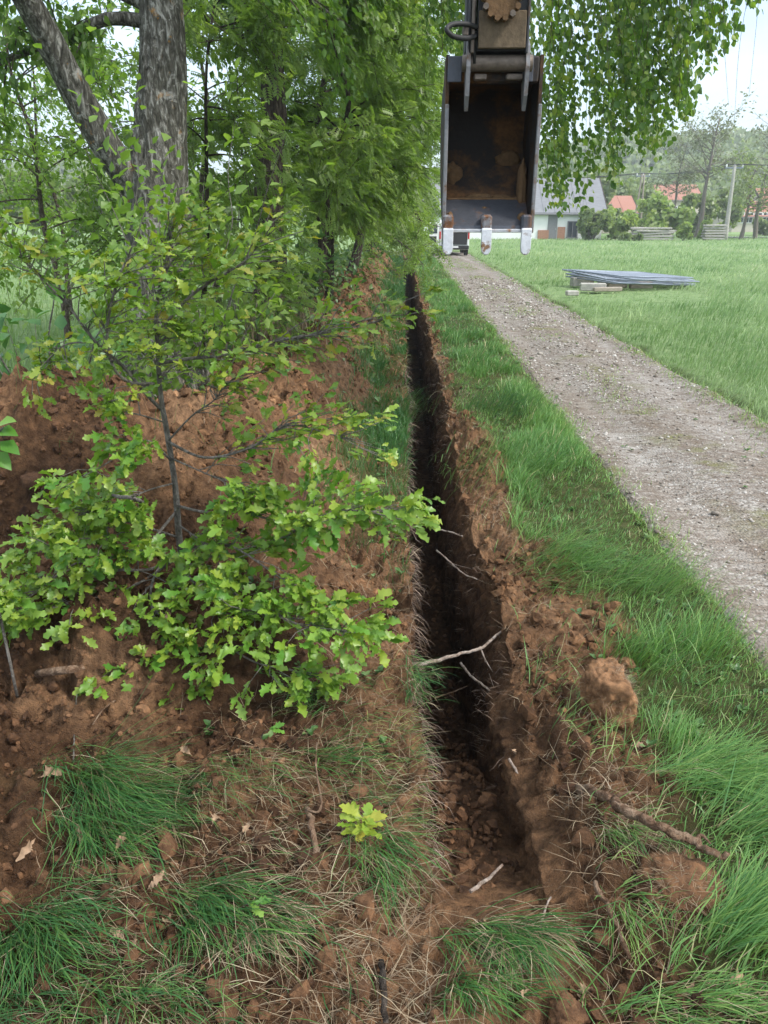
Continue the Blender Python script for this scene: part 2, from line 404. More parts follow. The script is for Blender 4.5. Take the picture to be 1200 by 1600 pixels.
M['far_grey'] = leaf_mat('far_grey_foliage', [(0, (.18, .20, .14)), (.5, (.24, .26, .18)), (1, (.31, .33, .24))], trans=.3)
M['birch_bark'] = mat_bark('old_birch_bark', (.034, .031, .024), (.125, .118, .096), (.46, .445, .40), (.57, .64), lichen=.9, sc=30)
M['dark_bark'] = mat_bark('dark_bark', (.018, .014, .011), (.055, .043, .034), (.14, .115, .095), (.66, .8))
M['twig'] = mat_bark('twig_bark', (.05, .04, .03), (.12, .095, .075), (.26, .22, .18), (.6, .75), vs=(1, 1, .5), sc=40)
M['grey_twig'] = mat_bark('grey_twig_bark', (.10, .09, .075), (.20, .18, .155), (.36, .33, .29), (.5, .7), vs=(1, 1, .4), sc=35)
M['root'] = mat_bark('root_bark', (.10, .055, .032), (.22, .135, .085), (.40, .29, .20), (.5, .68), vs=(.6, .6, .6), sc=45)
M['pale_root'] = mat_bark('pale_root_bark', (.22, .15, .11), (.40, .31, .25), (.58, .50, .43), (.5, .68), vs=(.6, .6, .6), sc=45)
M['dead_leaf'] = mat_plain('dead_leaf', (.34, .225, .14), .8, var=.6, scale=40)
M['far_bark'] = mat_plain('far_bark', (.17, .15, .125), .9)

# ------------------------------------------------------------------ the shape of the land
def xl_top(y): return 0.085 + 0.03*vnoise(y*1.3, 2.7) + 0.018*vnoise(y*5.1, 9.2) + 0.03*sst(3.2, 2.4, y)
def xr_top(y): return 0.575 + 0.045*vnoise(y*1.1, 12.7) + 0.02*vnoise(y*4.7, 19.2) + 0.09*sst(3.2, 2.0, y) - .02*sst(4, 7, y)
def tdepth(y): return (0.34*sst(1.45, 2.6, y) + 0.82*sst(2.65, 4.2, y) + 0.05*vnoise(y*1.7, 33.3)*sst(2.0, 3.0, y)) * sst(52, 46, y)
def path_in(x, y):                                    # 1 on the gravel track
    e = 0.05*vnoise(y*.9, 41.0) + 0.03*vnoise(y*3.7, 47.0)
    e = e + .10*sst(7, 3, y)
    return sst(1.80 + e, 1.98 + e, x) * sst(4.36 - e, 4.18 - e, x) * sst(54, 52, y)
def spoil(x, y):
    hc = (0.78 + 0.16*vnoise(y*.55, 5.5) + 0.10*vnoise(y*1.5, 8.5)) * sst(3.35, 4.3, y) * sst(48, 34, y)
    xc = -1.25 + .15*vnoise(y*.6, 71.)
    up = sst(-0.02, -1.0, x - xc - 1.12)              # from the trench strip up to the crest
    dn = 1 - .55*sst(0.15, 1.1, xc - x) - .45*sst(1.2, 2.9, xc - x)
    z = hc * up**.85 * dn
    heap = .98*np.exp(-(((x + 2.15)/.95)**2 + ((y - 4.75)/.8)**2)**1.15) + .5*np.exp(-(((x+3.1)/1.0)**2 + ((y-4.1)/.8)**2))
    z = np.maximum(z, heap) + .25*np.minimum(z, heap)
    foot = .40*sst(3.55, 3.05, -(-y)) * 0
    bank = .36*sst(2.95, 3.35, y + .12*vnoise(x*3, 4.4)) * sst(-.30, -.62, x) * sst(5.2, 4.0, y)
    return np.maximum(z, bank) + foot
def soilness(x, y):
    """1 on bare dug soil, 0 on turf"""
    n = .5*vnoise(x*2.1, y*1.7, 3.3) + .35*vnoise(x*6, y*5, 1.7)
    left = sst(-3.3, -2.6, x + .3*n) * sst(.4, .2, x) * sst(46, 36, y + 4*n)
    strip = sst(-.62, -.30, x + .35*n) * sst(4.6, 6.0, y) * .75      # turf kept beside the trench
    near = sst(.25, .55, n + .1) * sst(2.55, 2.1, y) * sst(-.2, -.5, x)
    left = left * (1 - strip*sst(-.1, .35, n + .12)) * (1 - .8*near)
    wr = .92 + .28*sst(5.5, 4.0, y)*sst(2.0, 2.6, y) - .22*sst(6, 10, y)
    right = sst(wr + .3*n + .12, wr + .3*n - .1, x) * sst(.1, .4, x) * sst(40, 26, y)
    bare = sst(.42, .62, n + .25*vnoise(x*1.3, y*1.1, 9)) * sst(.3, .6, x) * sst(2.0, 1.7, x) * sst(12, 6, y)
    return np.clip(np.maximum(np.maximum(left, right), bare), 0, 1)
def H(x, y, fine=True):
    x = np.asarray(x, float); y = np.asarray(y, float)
    z = .035*vnoise(x*.8, y*.8, 1.2) + .02*vnoise(x*2.3, y*2.1, 4.2)*sst(60, 20, y)
    z = z + spoil(x, y)
    z = z + (.085*np.exp(-((x - .82 - .05*vnoise(y*2, 3))/.17)**2)*(.6 + .6*vnoise(y*1.9, 61.)) ) * sst(30, 12, y) * sst(1.2, 2.2, y)
    z = z + .06*sst(-.35, -.7, x)*sst(3.0, 2.2, y)*(1 + vnoise(x*3.1, y*3.3, 8.))
    p = path_in(x, y)
    z = z*(1 - p) - .07*p + .04*sst(4.2, 5, x)
    z = z + 5.5*sst(90, 400, np.hypot(x, y)) 
    if fine:
        s = soilness(x, y)*(1 - p)
        nearf = sst(30, 8, y)
        rough = .6 + .6*sst(-.2, .5, vnoise(x*1.2, y*1.2, 17.)) + .5*sst(-.8, -1.6, x)
        z = z + s*nearf*rough*(.12*lumps(x*4.2 + .5*vnoise(x*7, y*7), y*4.2 + .5*vnoise(x*8, y*6, 4.)) + .085*lumps(x*10.5 + .4*vnoise(x*19, y*19, 2.), y*10.5 + .4*vnoise(x*20, y*20)) + .045*lumps(x*24 + .4*vnoise(x*41, y*41, 2.), y*24) + .07*fbm(x*4, y*4, 5., 5, .6) - .05)
        z = z + (1 - s)*(1 - p)*sst(20, 8, y)*.02*fbm(x*7, y*7, 6., 3)
    return z

# rows and columns of the land grid
ys = [-9., -5., -2.5, -1., -.2, .3, .6, .85]
y = 1.05
while y < 52: ys.append(y); y += max(.0085, .0062*y)
while y < 900: ys.append(y); y *= 1.09
ys = np.array(ys)
def spread(step, ratio, first, ratio2, far):
    d, out, s = 0.0, [], step
    while d < far:
        d += s; out.append(d); s *= (ratio if d < first else ratio2)
    return np.array(out)
dl = spread(.012, 1.0115, 5.5, 1.22, 700)[::-1]; dr = spread(.011, 1.013, 4.2, 1.22, 700)
NW1, NF, NW2 = 26, 12, 34
Yg = ys[:, None]
XL, XR, TD = xl_top(Yg), xr_top(Yg), tdepth(Yg)
Xl = XL - dl[None, :]; Xr = XR + dr[None, :]
Zl, Zr = H(Xl, Yg + 0*Xl), H(Xr, Yg + 0*Xr)
zL, zR = H(XL, Yg), H(XR, Yg)
t1 = np.linspace(0, 1, NW1)[None, :]
Xw1 = XL + .045*t1 - .03*np.sin(t1*3.1)*sst(.2, .7, TD)
Zw1 = zL*(1 - t1) - TD*t1 + .0*Xw1
fl, fr = XL + .045, XR - .14
tf = np.linspace(0, 1, NF + 2)[None, 1:-1]
Xf = fl*(1 - tf) + fr*tf
Zf = -TD + 0*Xf
t2 = np.linspace(0, 1, NW2)[None, :]                  # floor up to the right rim, chamfered above
k = .62
Xw2 = np.where(t2 < k, fr + .012*t2/k, fr + .012 + (XR - fr - .012)*((t2 - k)/(1 - k))**.8)
Zw2 = np.where(t2 < k, -TD + (TD*.74)*t2/k, -TD*.26 + (zR + TD*.26)*((t2 - k)/(1 - k)))
X = np.concatenate([Xl, Xw1, Xf, Xw2, Xr], 1); Z = np.concatenate([Zl, Zw1, Zf, Zw2, Zr], 1); Yy = Yg + 0*X
c0, c1 = Xl.shape[1], Xl.shape[1] + NW1 + NF + NW2
amp = sst(.02, .3, TD)*sst(30, 12, Yg)
sl = slice(c0, c1)
X[:, sl] += amp*np.where(np.arange(c1 - c0)[None] < NW1 + NF, 1, -1)*(.045*lumps(Yy[:, sl]*9, Z[:, sl]*9) + .028*lumps(Yy[:, sl]*23, Z[:, sl]*23) - .03)*sst(.02, .12, np.maximum(zL, zR) + .05 - Z[:, sl])
X[:, sl] += amp*(.020*fbm(Yy[:, sl]*7, Z[:, sl]*7, X[:, sl]*3, 4) + .010*vnoise(Yy[:, sl]*30, Z[:, sl]*30))
Z[:, sl] += amp*(.03*lumps(X[:, sl]*14, Yy[:, sl]*14) + .02*fbm(X[:, sl]*8, Yy[:, sl]*8, 3., 3)) * sst(0, .1, np.abs(Z[:, sl] - np.maximum(zL, zR)))
Z[:, sl] += sst(.3, .02, TD)*(H(X[:, sl], Yy[:, sl]) - Z[:, sl])*sst(2.6, 1.8, Yg)
nr, nc = X.shape
VV = np.stack([X, Yy, Z], -1).reshape(-1, 3)
turf = 1 - soilness(X, Yy)
fieldm = np.maximum(sst(4.15, 4.5, X + .1*vnoise(Yy*2, 3.)), sst(-2.9, -3.8, X))
fieldm = np.maximum(fieldm, sst(50, 60, Yy))
damp = np.zeros_like(X); damp[:, sl] = 1*sst(.1, .4, TD)*np.clip(.3 + .7*sst(0, .25, np.maximum(zL, 0) - Z[:, sl]), 0, 1)  # damp trench soil, darkened with depth so the colour adds to the shade
turf[:, sl] = 0; fieldm[:, sl] = sst(52, 58, Yy[:, sl])
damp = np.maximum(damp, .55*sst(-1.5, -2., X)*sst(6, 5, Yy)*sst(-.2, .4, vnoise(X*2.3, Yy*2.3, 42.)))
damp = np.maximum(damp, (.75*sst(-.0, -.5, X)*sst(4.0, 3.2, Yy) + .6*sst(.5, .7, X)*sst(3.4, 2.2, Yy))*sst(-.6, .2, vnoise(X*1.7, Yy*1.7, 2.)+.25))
ii, jj = np.meshgrid(np.arange(nr - 1), np.arange(nc - 1), indexing='ij')
QQ = np.stack([ii*nc + jj, ii*nc + jj + 1, (ii + 1)*nc + jj + 1, (ii + 1)*nc + jj], -1)
cx_, cy_ = .25*(X[:-1, :-1] + X[1:, 1:])*2, Yy[:-1, :-1]
is_tr = (jj >= c0) & (jj < c1 - 1) & (cy_ < 52) & (cy_ > 1.6)
is_sp = (~is_tr) & (jj < c0) & (spoil(cx_, cy_) > .12) & (cx_ > -3.6) & (cy_ < 45)
def submesh(name, mask, label):
    q = QQ[mask]; u, inv = np.unique(q.ravel(), return_inverse=True)
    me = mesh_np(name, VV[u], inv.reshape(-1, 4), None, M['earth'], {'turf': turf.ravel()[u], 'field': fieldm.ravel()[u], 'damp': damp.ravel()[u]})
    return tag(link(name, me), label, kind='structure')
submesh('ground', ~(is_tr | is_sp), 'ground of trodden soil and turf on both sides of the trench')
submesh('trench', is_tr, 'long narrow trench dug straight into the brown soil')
submesh('spoil_bank', is_sp, 'bank of loose reddish brown spoil piled along the trench')

# gravel track
def path_z(x, y): return .012*vnoise(x*1.3, y*.7, 2.) + .012*np.cos((x - 3.05)*4.2) - .012 - .018*np.exp(-((x - 2.42)/.2)**2) - .018*np.exp(-((x - 3.72)/.2)**2) + .006*fbm(x*9, y*9, 1., 3)*sst(20, 8, y)
px_ = np.linspace(1.62, 4.5, 110); py_ = [-9., -4., -1., 0.5, 1.5]
y = 2.0
while y < 54: py_.append(y); y += max(.03, .012*y)
py_ = np.array(py_)
PX, PY = np.meshgrid(px_, py_)
PZ = path_z(PX, PY); pin = path_in(PX, PY); PZ = PZ*pin - .10*(1 - pin)
n0, n1 = PX.shape
ii, jj = np.meshgrid(np.arange(n0 - 1), np.arange(n1 - 1), indexing='ij')
pq = np.stack([ii*n1 + jj, ii*n1 + jj + 1, (ii + 1)*n1 + jj + 1, (ii + 1)*n1 + jj], -1).reshape(-1, 4)
crownm = np.exp(-((PX - 3.0)/.35)**2) + .8*sst(2.2, 1.95, PX) + .8*sst(3.95, 4.15, PX)
tag(link('gravel_path', mesh_np('gravel_path', np.stack([PX, PY, PZ], -1), pq, None, M['gravel'], {'crown': crownm, 'rut': np.exp(-((PX - 2.42)/.25)**2) + np.exp(-((PX - 3.72)/.25)**2)})),
    'grey brown gravel track running beside the trench', kind='structure')
def surf(x, y):                                       # top of whatever is underfoot
    p = path_in(x, y); return np.where(p > .5, path_z(np.asarray(x, float), np.asarray(y, float))*p - .1*(1-p), H(x, y))
def in_trench(x, y, m=0.0): return (x > xl_top(y) - m) & (x < xr_top(y) + m) & (tdepth(y) > .04)

# hills far off, wooded
def hill(name, cx, cy, sx, sy, h, label):
    u = np.linspace(-1, 1, 60); XX, YY = np.meshgrid(cx + u*sx, cy + u*sy)
    r2 = ((XX - cx)/sx)**2; q2 = ((YY - cy)/sy)**2
    ZZ = h*np.clip(1 - r2, 0, 1)**.8*np.clip(1 - q2, 0, 1)*(1 + .22*fbm(XX/60, YY/60, cx, 3)) - .5
    m = 60; ii, jj = np.meshgrid(np.arange(m - 1), np.arange(m - 1), indexing='ij')
    q = np.stack([ii*m + jj, ii*m + jj + 1, (ii + 1)*m + jj + 1, (ii + 1)*m + jj], -1).reshape(-1, 4)
    o = tag(link(name, mesh_np(name, np.stack([XX, YY, ZZ], -1), q, None, M['hill'])), label, kind='structure')
    return XX, YY, ZZ
n_ = N('hill_grass'); M['hill'] = n_.done(n_.principled(n_.ramp(n_.noise(n_.pos(), .03, 5), [(.35, (.09, .14, .05)), (.6, (.17, .21, .09))]), .95))
def tuft_cloud(centres, radii, per, size, seed, flat=.75):
    """many small leaf faces through several crown volumes"""
    r = np.random.default_rng(seed); C = np.repeat(centres, per, 0); Rr = np.repeat(radii, per)
    d = r.normal(size=C.shape); d /= np.linalg.norm(d, axis=1, keepdims=True)
    rad = Rr*(r.random(len(C))**.45)*(.75 + .4*vnoise(d[:, 0]*2 + C[:, 0], d[:, 1]*2 + C[:, 1], d[:, 2]*2))
    pos = C + d*rad[:, None]*np.array([1, 1, flat])
    Mx = basis(r.normal(size=C.shape) + d, r.normal(size=C.shape))
    pv = np.array([[-.5, -.5, 0], [.5, -.45, .12], [.55, .5, 0], [-.45, .5, .12]])
    S = size*(.6 + .8*r.random(len(C)))
    V, Q, _ = scatter(pv, [[0, 1, 2, 3]], None, Mx, pos, S)
    return V, Q, np.repeat(np.clip(r.random(len(C))*.7 + .3*np.repeat(r.random(len(centres)), per), 0, 1), 4)
for (nm, a, lb, seed, cnt, x0, x1, y0, y1, siz) in (
    ('hill_right', (150, 330, 190, 150, 26), 'low wooded hill rising behind the village on the right', 1, 520, 25, 190, 190, 330, 4.2),
    ('hill_left', (-150, 330, 190, 140, 17), 'low wooded hill far off beyond the left field', 2, 420, -220, -10, 170, 330, 4.0)):
    XX, YY, ZZ = hill('hill', *a, lb)
    r = np.random.default_rng(seed)
    cx = r.uniform(x0, x1, cnt); cyy = r.uniform(y0, y1, cnt)
    u = np.clip(((cx - a[0])/a[2] + 1)/2*59, 0, 59).astype(int); v = np.clip(((cyy - a[1])/a[3] + 1)/2*59, 0, 59).astype(int)
    cz = np.maximum(ZZ[v, u], 0) + siz*.55
    V, Q, at = tuft_cloud(np.stack([cx, cyy, cz], -1), r.uniform(.6, 1.1, cnt)*siz, 70, 1.25, seed, 1.0)
    tag(link('far_woodland', mesh_np('far_woodland', V, Q, None, M['far'], {'rnd': at})), 'far woodland covering the hill, ' + ('right side' if seed == 1 else 'left side'), 'woodland', kind='stuff')

# pale air over the fields
hz_n = N('air'); hv = hz_n.n('ShaderNodeVolumePrincipled', Density=.0009); hv.inputs['Color'].default_value = (.90, .95, 1.0, 1); hv.inputs['Anisotropy'].default_value = .2
hz_n.t.links.new(hv.outputs[0], hz_n.out.inputs['Volume'])
hz = MB().box((0, 300, 21), (1700, 1900, 47)).build('haze', hz_n.m); tag(hz, 'pale haze lying over the fields and the village', kind='stuff')

# ------------------------------------------------------------------ trees
def rowan_leaf(pairs=5):
    V, Q = [], []
    def lf(b, d, L, w):
        d = np.array(d)/np.linalg.norm(d); s = np.cross(d, [0, 0, 1]); s /= np.linalg.norm(s); b = np.array(b); k = len(V)
        V.extend([b, b + d*L*.5 + s*w + [0, 0, w*.35], b + d*L + [0, 0, -L*.12], b + d*L*.5 - s*w + [0, 0, w*.35]]); Q.append([k, k+1, k+2, k+3])
    for i in range(pairs):
        t = .22 + .68*i/(pairs - 1); z = -.22*t*t
        for s in (-1, 1): lf([0, t, z], [s, .62, -.25], .40*(1 - .25*abs(t - .5)), .085)
    lf([0, .95, -.2], [0, 1, -.35], .36, .085)
    return np.array(V), np.array(Q)
def simple_leaf(w=.34):                              # 6-vertex leaf folded on its midrib
    V = np.array([[0, 0, 0], [-w, .38, .08], [-w*.55, .75, .02], [0, 1, -.12], [w*.55, .75, .02], [w, .38, .08], [0, .5, -.03]])
    Q = np.array([[0, 6, 2, 1], [6, 3, 2, 2], [0, 5, 4, 6], [6, 4, 3, 3]])
    return V, np.array([[0, 6, 2, 1], [0, 5, 4, 6]]), np.array([[6, 3, 2], [6, 4, 3]])
ROWAN = rowan_leaf(5); ROWAN4 = rowan_leaf(3); SLEAF = simple_leaf(); BLEAF = simple_leaf(.40)

def crown_mesh(pts, dirs, n, proto, size, r, wind=.5, droop=.5, spreadr=.09, tri=None):
    i = r.integers(0, len(pts), n)
    T = pts[i] + r.normal(size=(n, 3))*spreadr
    d = dirs[i]*.7 + r.normal(size=(n, 3))*.55 + np.array([wind, 0, -droop])
    up = np.array([0, 0, 1.]) + r.normal(size=(n, 3))*.45
    V, Q, Tt = scatter(proto[0], proto[1], tri, basis(d, up), T, size*(.7 + .6*r.random(n)))
    cl = .5 + .5*vnoise(T[:, 0]*2.2, T[:, 1]*2.2, T[:, 2]*2.2)
    rn = np.clip(.55*r.random(n) + .45*cl, 0, 1)
    return V, Q, Tt, np.repeat(rn, len(proto[0]))

def make_tree(name, label, cat, base, height, r0, seed, n_limb, limb_len, z_range, bias, n_leaf, proto, leaf, mats, lean=(0, 0), tri=None,
              group=None, droop=.5, wind=.5, twigs=7, twig_len=.7, arch=.35, spreadr=.09, trunk_pts=None, limb_extra=(), kinds=False, n_side=10):
    r = np.random.default_rng(seed); base = np.array(base, float)
    th = thing(name, label, cat, base, group)
    if trunk_pts is None:
        tp = [base + np.array([lean[0]*t + .12*r.normal()*(t > 0), lean[1]*t + .12*r.normal()*(t > 0), height*t - .15*(t == 0)]) for t in (0, .2, .4, .6, .8, 1.0)]
    else: tp = trunk_pts
    tp = spline(tp, 7); m = len(tp)
    fl = taper(r0, r0*.22, m, .9) * (1 + .35*np.exp(-np.linspace(0, 1, m)*14))
    if n_side > 12: bark_tube('trunk', tp, fl, mats[0], th, n=72 if n_side > 20 else 44, seed=seed)
    else: MB().tube(tp, fl, n_side, wob=.16).build('trunk', mats[0], th, smooth=True)
    pts, dirs = [], []
    tw = MB()
    limbs = []
    for i in range(n_limb):
        z = r.uniform(*z_range); k = int(np.argmin(abs(tp[:, 2] - base[2] - z)))
        az = r.uniform(0, 2*math.pi); d = np.array([math.cos(az), math.sin(az), 0]) + np.array([bias[0], bias[1], 0]); d /= np.linalg.norm(d)
        L = limb_len*r.uniform(.65, 1.15); el = r.uniform(.1, .75)
        p = [tp[k]]
        for q in range(1, 6):
            e = el - arch*q*.42; p.append(p[-1] + (d*math.cos(e) + np.array([0, 0, math.sin(e)]) + r.normal(size=3)*.12)*L/5)
        limbs.append((spline(p, 3), min(fl[k]*.42, .065)))
    for lp, lr in limb_extra: limbs.append((np.asarray(lp), lr))
    for lp, lr in limbs:
        lr = max(lr, .012)
        if kinds: MB().tube(lp, taper(lr, lr*.18, len(lp)), 6, cap=False, wob=.1).build('limb', mats[0], th, smooth=True)
        else: tw.tube(lp, taper(lr, lr*.18, len(lp)), 5, cap=False)
        for _ in range(twigs):
            k = r.integers(int(len(lp)*.25), len(lp)); d0 = lp[min(k+1, len(lp)-1)] - lp[k-1]; d0 = d0/(np.linalg.norm(d0)+1e-9)
            d = d0*.6 + r.normal(size=3)*.6; d /= np.linalg.norm(d); L = twig_len*r.uniform(.5, 1.2); q = [lp[k]]
            for s in range(1, 5): q.append(q[-1] + (d + np.array([.06*s*wind, 0, -.12*s*droop]))*L/4)
            q = np.array(q); tw.tube(q, taper(max(lr*.22, .006), .003, 5), 4, cap=False)
            for s in range(1, 5):
                for _k in range(2):
                    f = r.random(); pts.append(q[s-1]*(1-f) + q[s]*f); dirs.append((q[s] - q[s-1])/(np.linalg.norm(q[s]-q[s-1])+1e-9))
    tw.build('twigs', mats[1], th, smooth=True, kind='stuff')
    V, Q, T, rn = crown_mesh(np.array(pts), np.array(dirs), n_leaf, proto, leaf, r, wind, droop, spreadr, tri)
    link('crown', mesh_np('crown', V - base, Q, T, mats[2], {'rnd': rn}), th, kind='stuff')
    return th

def gz(x, y): return float(H(np.array([x]), np.array([y]), False)[0])
# the old birch with the leaning limb, left
bx, by = -2.55, 8.0
bz = gz(bx, by)
tpA = [P(258, 640, by), P(256, 560, by), P(250, 440, by), P(250, 340, by), P(250, 240, by), P(254, 130, by), P(252, 20, by), P(248, -120, by), P(255, -330, by), P(240, -560, by)]
limbA = spline([P(232, 350, 8.0), P(205, 285, 7.9), P(165, 225, 7.75), P(122, 150, 7.6), P(75, 60, 7.4), P(35, -15, 7.2), P(5, -80, 7.0), P(-40, -220, 6.8)], 5)
tA = make_tree('birch_tree', 'thick old birch trunk with a leaning lichen covered limb, left of the spoil bank', 'tree', (bx, by, bz - .1), 6, .40, 11, 9, 2.4, (3.2, 6.5), (-.2, -.2), 7000, SLEAF, .08,
          (M['birch_bark'], M['twig'], M['birch']), trunk_pts=tpA, tri=SLEAF[2], droop=.8, twigs=9, n_side=22, kinds=True)
bark_tube('leaning_limb', limbA, taper(.15, .088, len(limbA)), M['birch_bark'], tA, n=44, amp=.07, seed=5)

# the row of leafy trees beside the trench; the second one is the birch that weeps over the track
r = np.random.default_rng(21)
wx, wy = -1.95, 11.6; wz = gz(wx, wy)
tpB = [P(420, 560, wy), P(422, 470, wy), P(424, 380, wy), P(420, 280, wy), P(428, 180, wy), P(424, 80, wy), P(430, -20, wy), P(432, -160, wy), P(440, -330, wy), P(450, -500, wy)]
over = []
top = tpB[7]
for (ex, ey, ez) in ((3.4, 7.6, 4.7), (2.6, 9.2, 5.0), (1.7, 8.2, 4.9), (.4, 9.4, 4.8), (4.2, 8.4, 5.4), (1.0, 7.4, 5.1), (-.6, 8.6, 4.9)):
    e = np.array([ex, ey, ez]); mid = .5*(top + e) + np.array([0, 0, .75])
    over.append((spline([top, .75*top + .25*e + [0, 0, .6], mid, .25*top + .75*e + [0, 0, .45], e], 6), .05))
tB = make_tree('birch_tree', 'dark trunked birch whose long leafy twigs hang over the track behind the bucket', 'tree', (wx, wy, wz - .1), 7, .26, 12, 10, 1.7, (3.9, 7.2), (.3, 0), 8000, SLEAF, .085,
          (M['dark_bark'], M['twig'], M['birch']), trunk_pts=tpB, tri=SLEAF[2], droop=.9, twigs=9, n_side=16, limb_extra=over, kinds=True)
strand = MB(); SP, SD = [], []
def hang(px, py_top_z, py_end, Y, dens=1.0):
    e = P(px, py_end, Y); L = py_top_z - e[2]
    if L < .2: return
    a = np.array([e[0] - .16*L + r.normal()*.22, Y + r.normal()*.25, py_top_z])
    p = spline([a, a*.66 + e*.34 + r.normal(size=3)*.05, a*.33 + e*.67 + r.normal(size=3)*.05, e], 5)
    strand.tube(p, taper(.0035, .0012, len(p)), 3, cap=False)
    n = int(L*38*dens)
    for _ in range(n):
        f = r.random()**.8*(len(p) - 1); k = int(min(f, len(p) - 2)); q = p[k] + (p[k+1] - p[k])*(f - k)
        SP.append(q + r.normal(size=3)*.035); SD.append(np.array([r.normal()*.5 + .35, r.normal()*.5, -1.0]))
bound = [(640, 70), (700, 120), (830, 250), (850, 330), (890, 345), (925, 310), (955, 300), (985, 255), (1010, 265), (1030, 235), (1060, 190), (1085, 165), (1105, 110), (1140, 70), (1175, 10), (1240, -60)]
bxp, byp = np.array(bound).T
for _ in range(210):
    px = r.uniform(650, 1215) if r.random() < .25 else r.uniform(690, 1090)
    if vnoise(px*.035, 3.3) + .35*r.normal() < -.22: continue
    yb = np.interp(px, bxp, byp); py = yb - abs(r.normal())*75 - r.random()*60 + 20
    Yd = r.uniform(7.0, 9.8)
    hang(px, 5.0 + r.normal()*.15, py, Yd, np.interp(px, [690, 1050, 1120, 1200], [1.1, 1.0, .55, .4]))
for _ in range(46):
    px = r.uniform(1030, 1190); hang(px, 5.0 + r.normal()*.15, np.interp(px, bxp, byp) - abs(r.normal())*30 + 12, r.uniform(6.8, 8.2), .8)
for px, py, Y in ((1138, 165, 7.2), (1147, 190, 7.2), (1170, 150, 7.5)): hang(px, 5.0, py, Y, .0)
strand.build('hanging_twigs', M['twig'], tB, smooth=True, kind='stuff')
SP, SD = np.array(SP), np.array(SD); n = len(SP)
V, Q, T = scatter(BLEAF[0], BLEAF[1], BLEAF[2], basis(SD, r.normal(size=(n, 3)) + [0, -.6, 0]), SP, .060*(.6 + .7*r.random(n)))
link('hanging_leaves', mesh_np('hanging_leaves', V - np.array(tB.location), Q, T, M['birch'], {'rnd': np.repeat(r.random(n), 7)}), tB, kind='stuff')

rowm = (M['dark_bark'], M['twig'], M['rowan'])
spec = [  # x, y, height, r0, seed, limbs, limb length, z range, leaves, proto, leaf size, label
    (-2.62, 9.6, 4.4, .045, 31, 16, 1.0, (.5, 4.2), 2300, ROWAN, .17, 'slim young rowan with feathery leaves just right of the old birch trunk'),
    (-1.25, 13.0, 5.2, .07, 32, 26, 1.55, (1.5, 5.2), 5200, ROWAN, .18, 'bushy rowan with feathery leaves right of the dark birch trunk'),
    (-1.75, 16.0, 6.5, .12, 33, 28, 1.9, (1.5, 6.4), 6000, ROWAN, .19, 'tall leafy rowan behind the bushy one, nearest with a thick trunk'),
    (-1.35, 19.5, 7.0, .12, 34, 30, 2.7, (1.2, 6.8), 5600, ROWAN4, .22, 'leafy tree of the row half way along the trench'),
    (-1.45, 24.0, 7.5, .13, 35, 30, 2.9, (1.0, 7.0), 5200, ROWAN4, .25, 'leafy tree overhanging the far half of the trench'),
    (-1.25, 29.5, 8.0, .13, 36, 30, 3.0, (.6, 7.5), 5000, ROWAN4, .29, 'leafy tree last but two in the row beside the trench'),
    (-1.15, 36.0, 8.5, .14, 37, 28, 2.5, (.7, 8.0), 4500, ROWAN4, .34, 'leafy tree last but one in the row beside the trench'),
    (-1.2, 43.0, 9.0, .15, 38, 28, 2.6, (.7, 8.5), 4200, ROWAN4, .40, 'leafy tree at the far end of the row, before the white van'),
]
for (x, y, h, r0, sd, nl, ll, zr, nlf, pr, ls, lb) in spec:
    make_tree('rowan_tree', lb, 'tree', (x, y, gz(x, y) - .1), h, r0, sd, nl, ll, zr, (.35, -.15), int(nlf*1.1), pr, ls*.86, rowm, droop=.3, wind=.45, spreadr=.09, group='trees in the row beside the trench', twigs=8, twig_len=.8, kinds=(y < 20), lean=(.35, 0))
pale = (M['twig'], M['twig'], M['rowan_pale'])
for (x, y, h, sd, nlf, lb) in ((-5.6, 12.5, 5.5, 41, 4800, 'pale leafy bush tree at the left edge beyond the old birch'), (-4.3, 14.5, 4.6, 42, 4600, 'pale leafy bush tree between the old birch and the left field'),
                          (-3.1, 13.2, 6.0, 43, 5200, 'tall pale bush tree between the two birch trunks'), (-7.5, 17., 6.0, 44, 4200, 'pale leafy tree standing out in the left field')):
    make_tree('bush_tree', lb, 'tree', (x, y, gz(x, y) - .1), h, .06, sd, 24, 1.9, (1.5, h), (0, 0), nlf, SLEAF, .095, pale, tri=SLEAF[2], group='pale bush trees at the field edge', twigs=7, twig_len=.8)

def gs(px, py, dz=.01):                               # on the land under this sight line
    z = .0
    for _ in range(8): g = G(px, py, z); z = float(surf(g[0:1], g[1:2])[0]) + dz
    return (px, py, float(G(px, py, z)[1]))

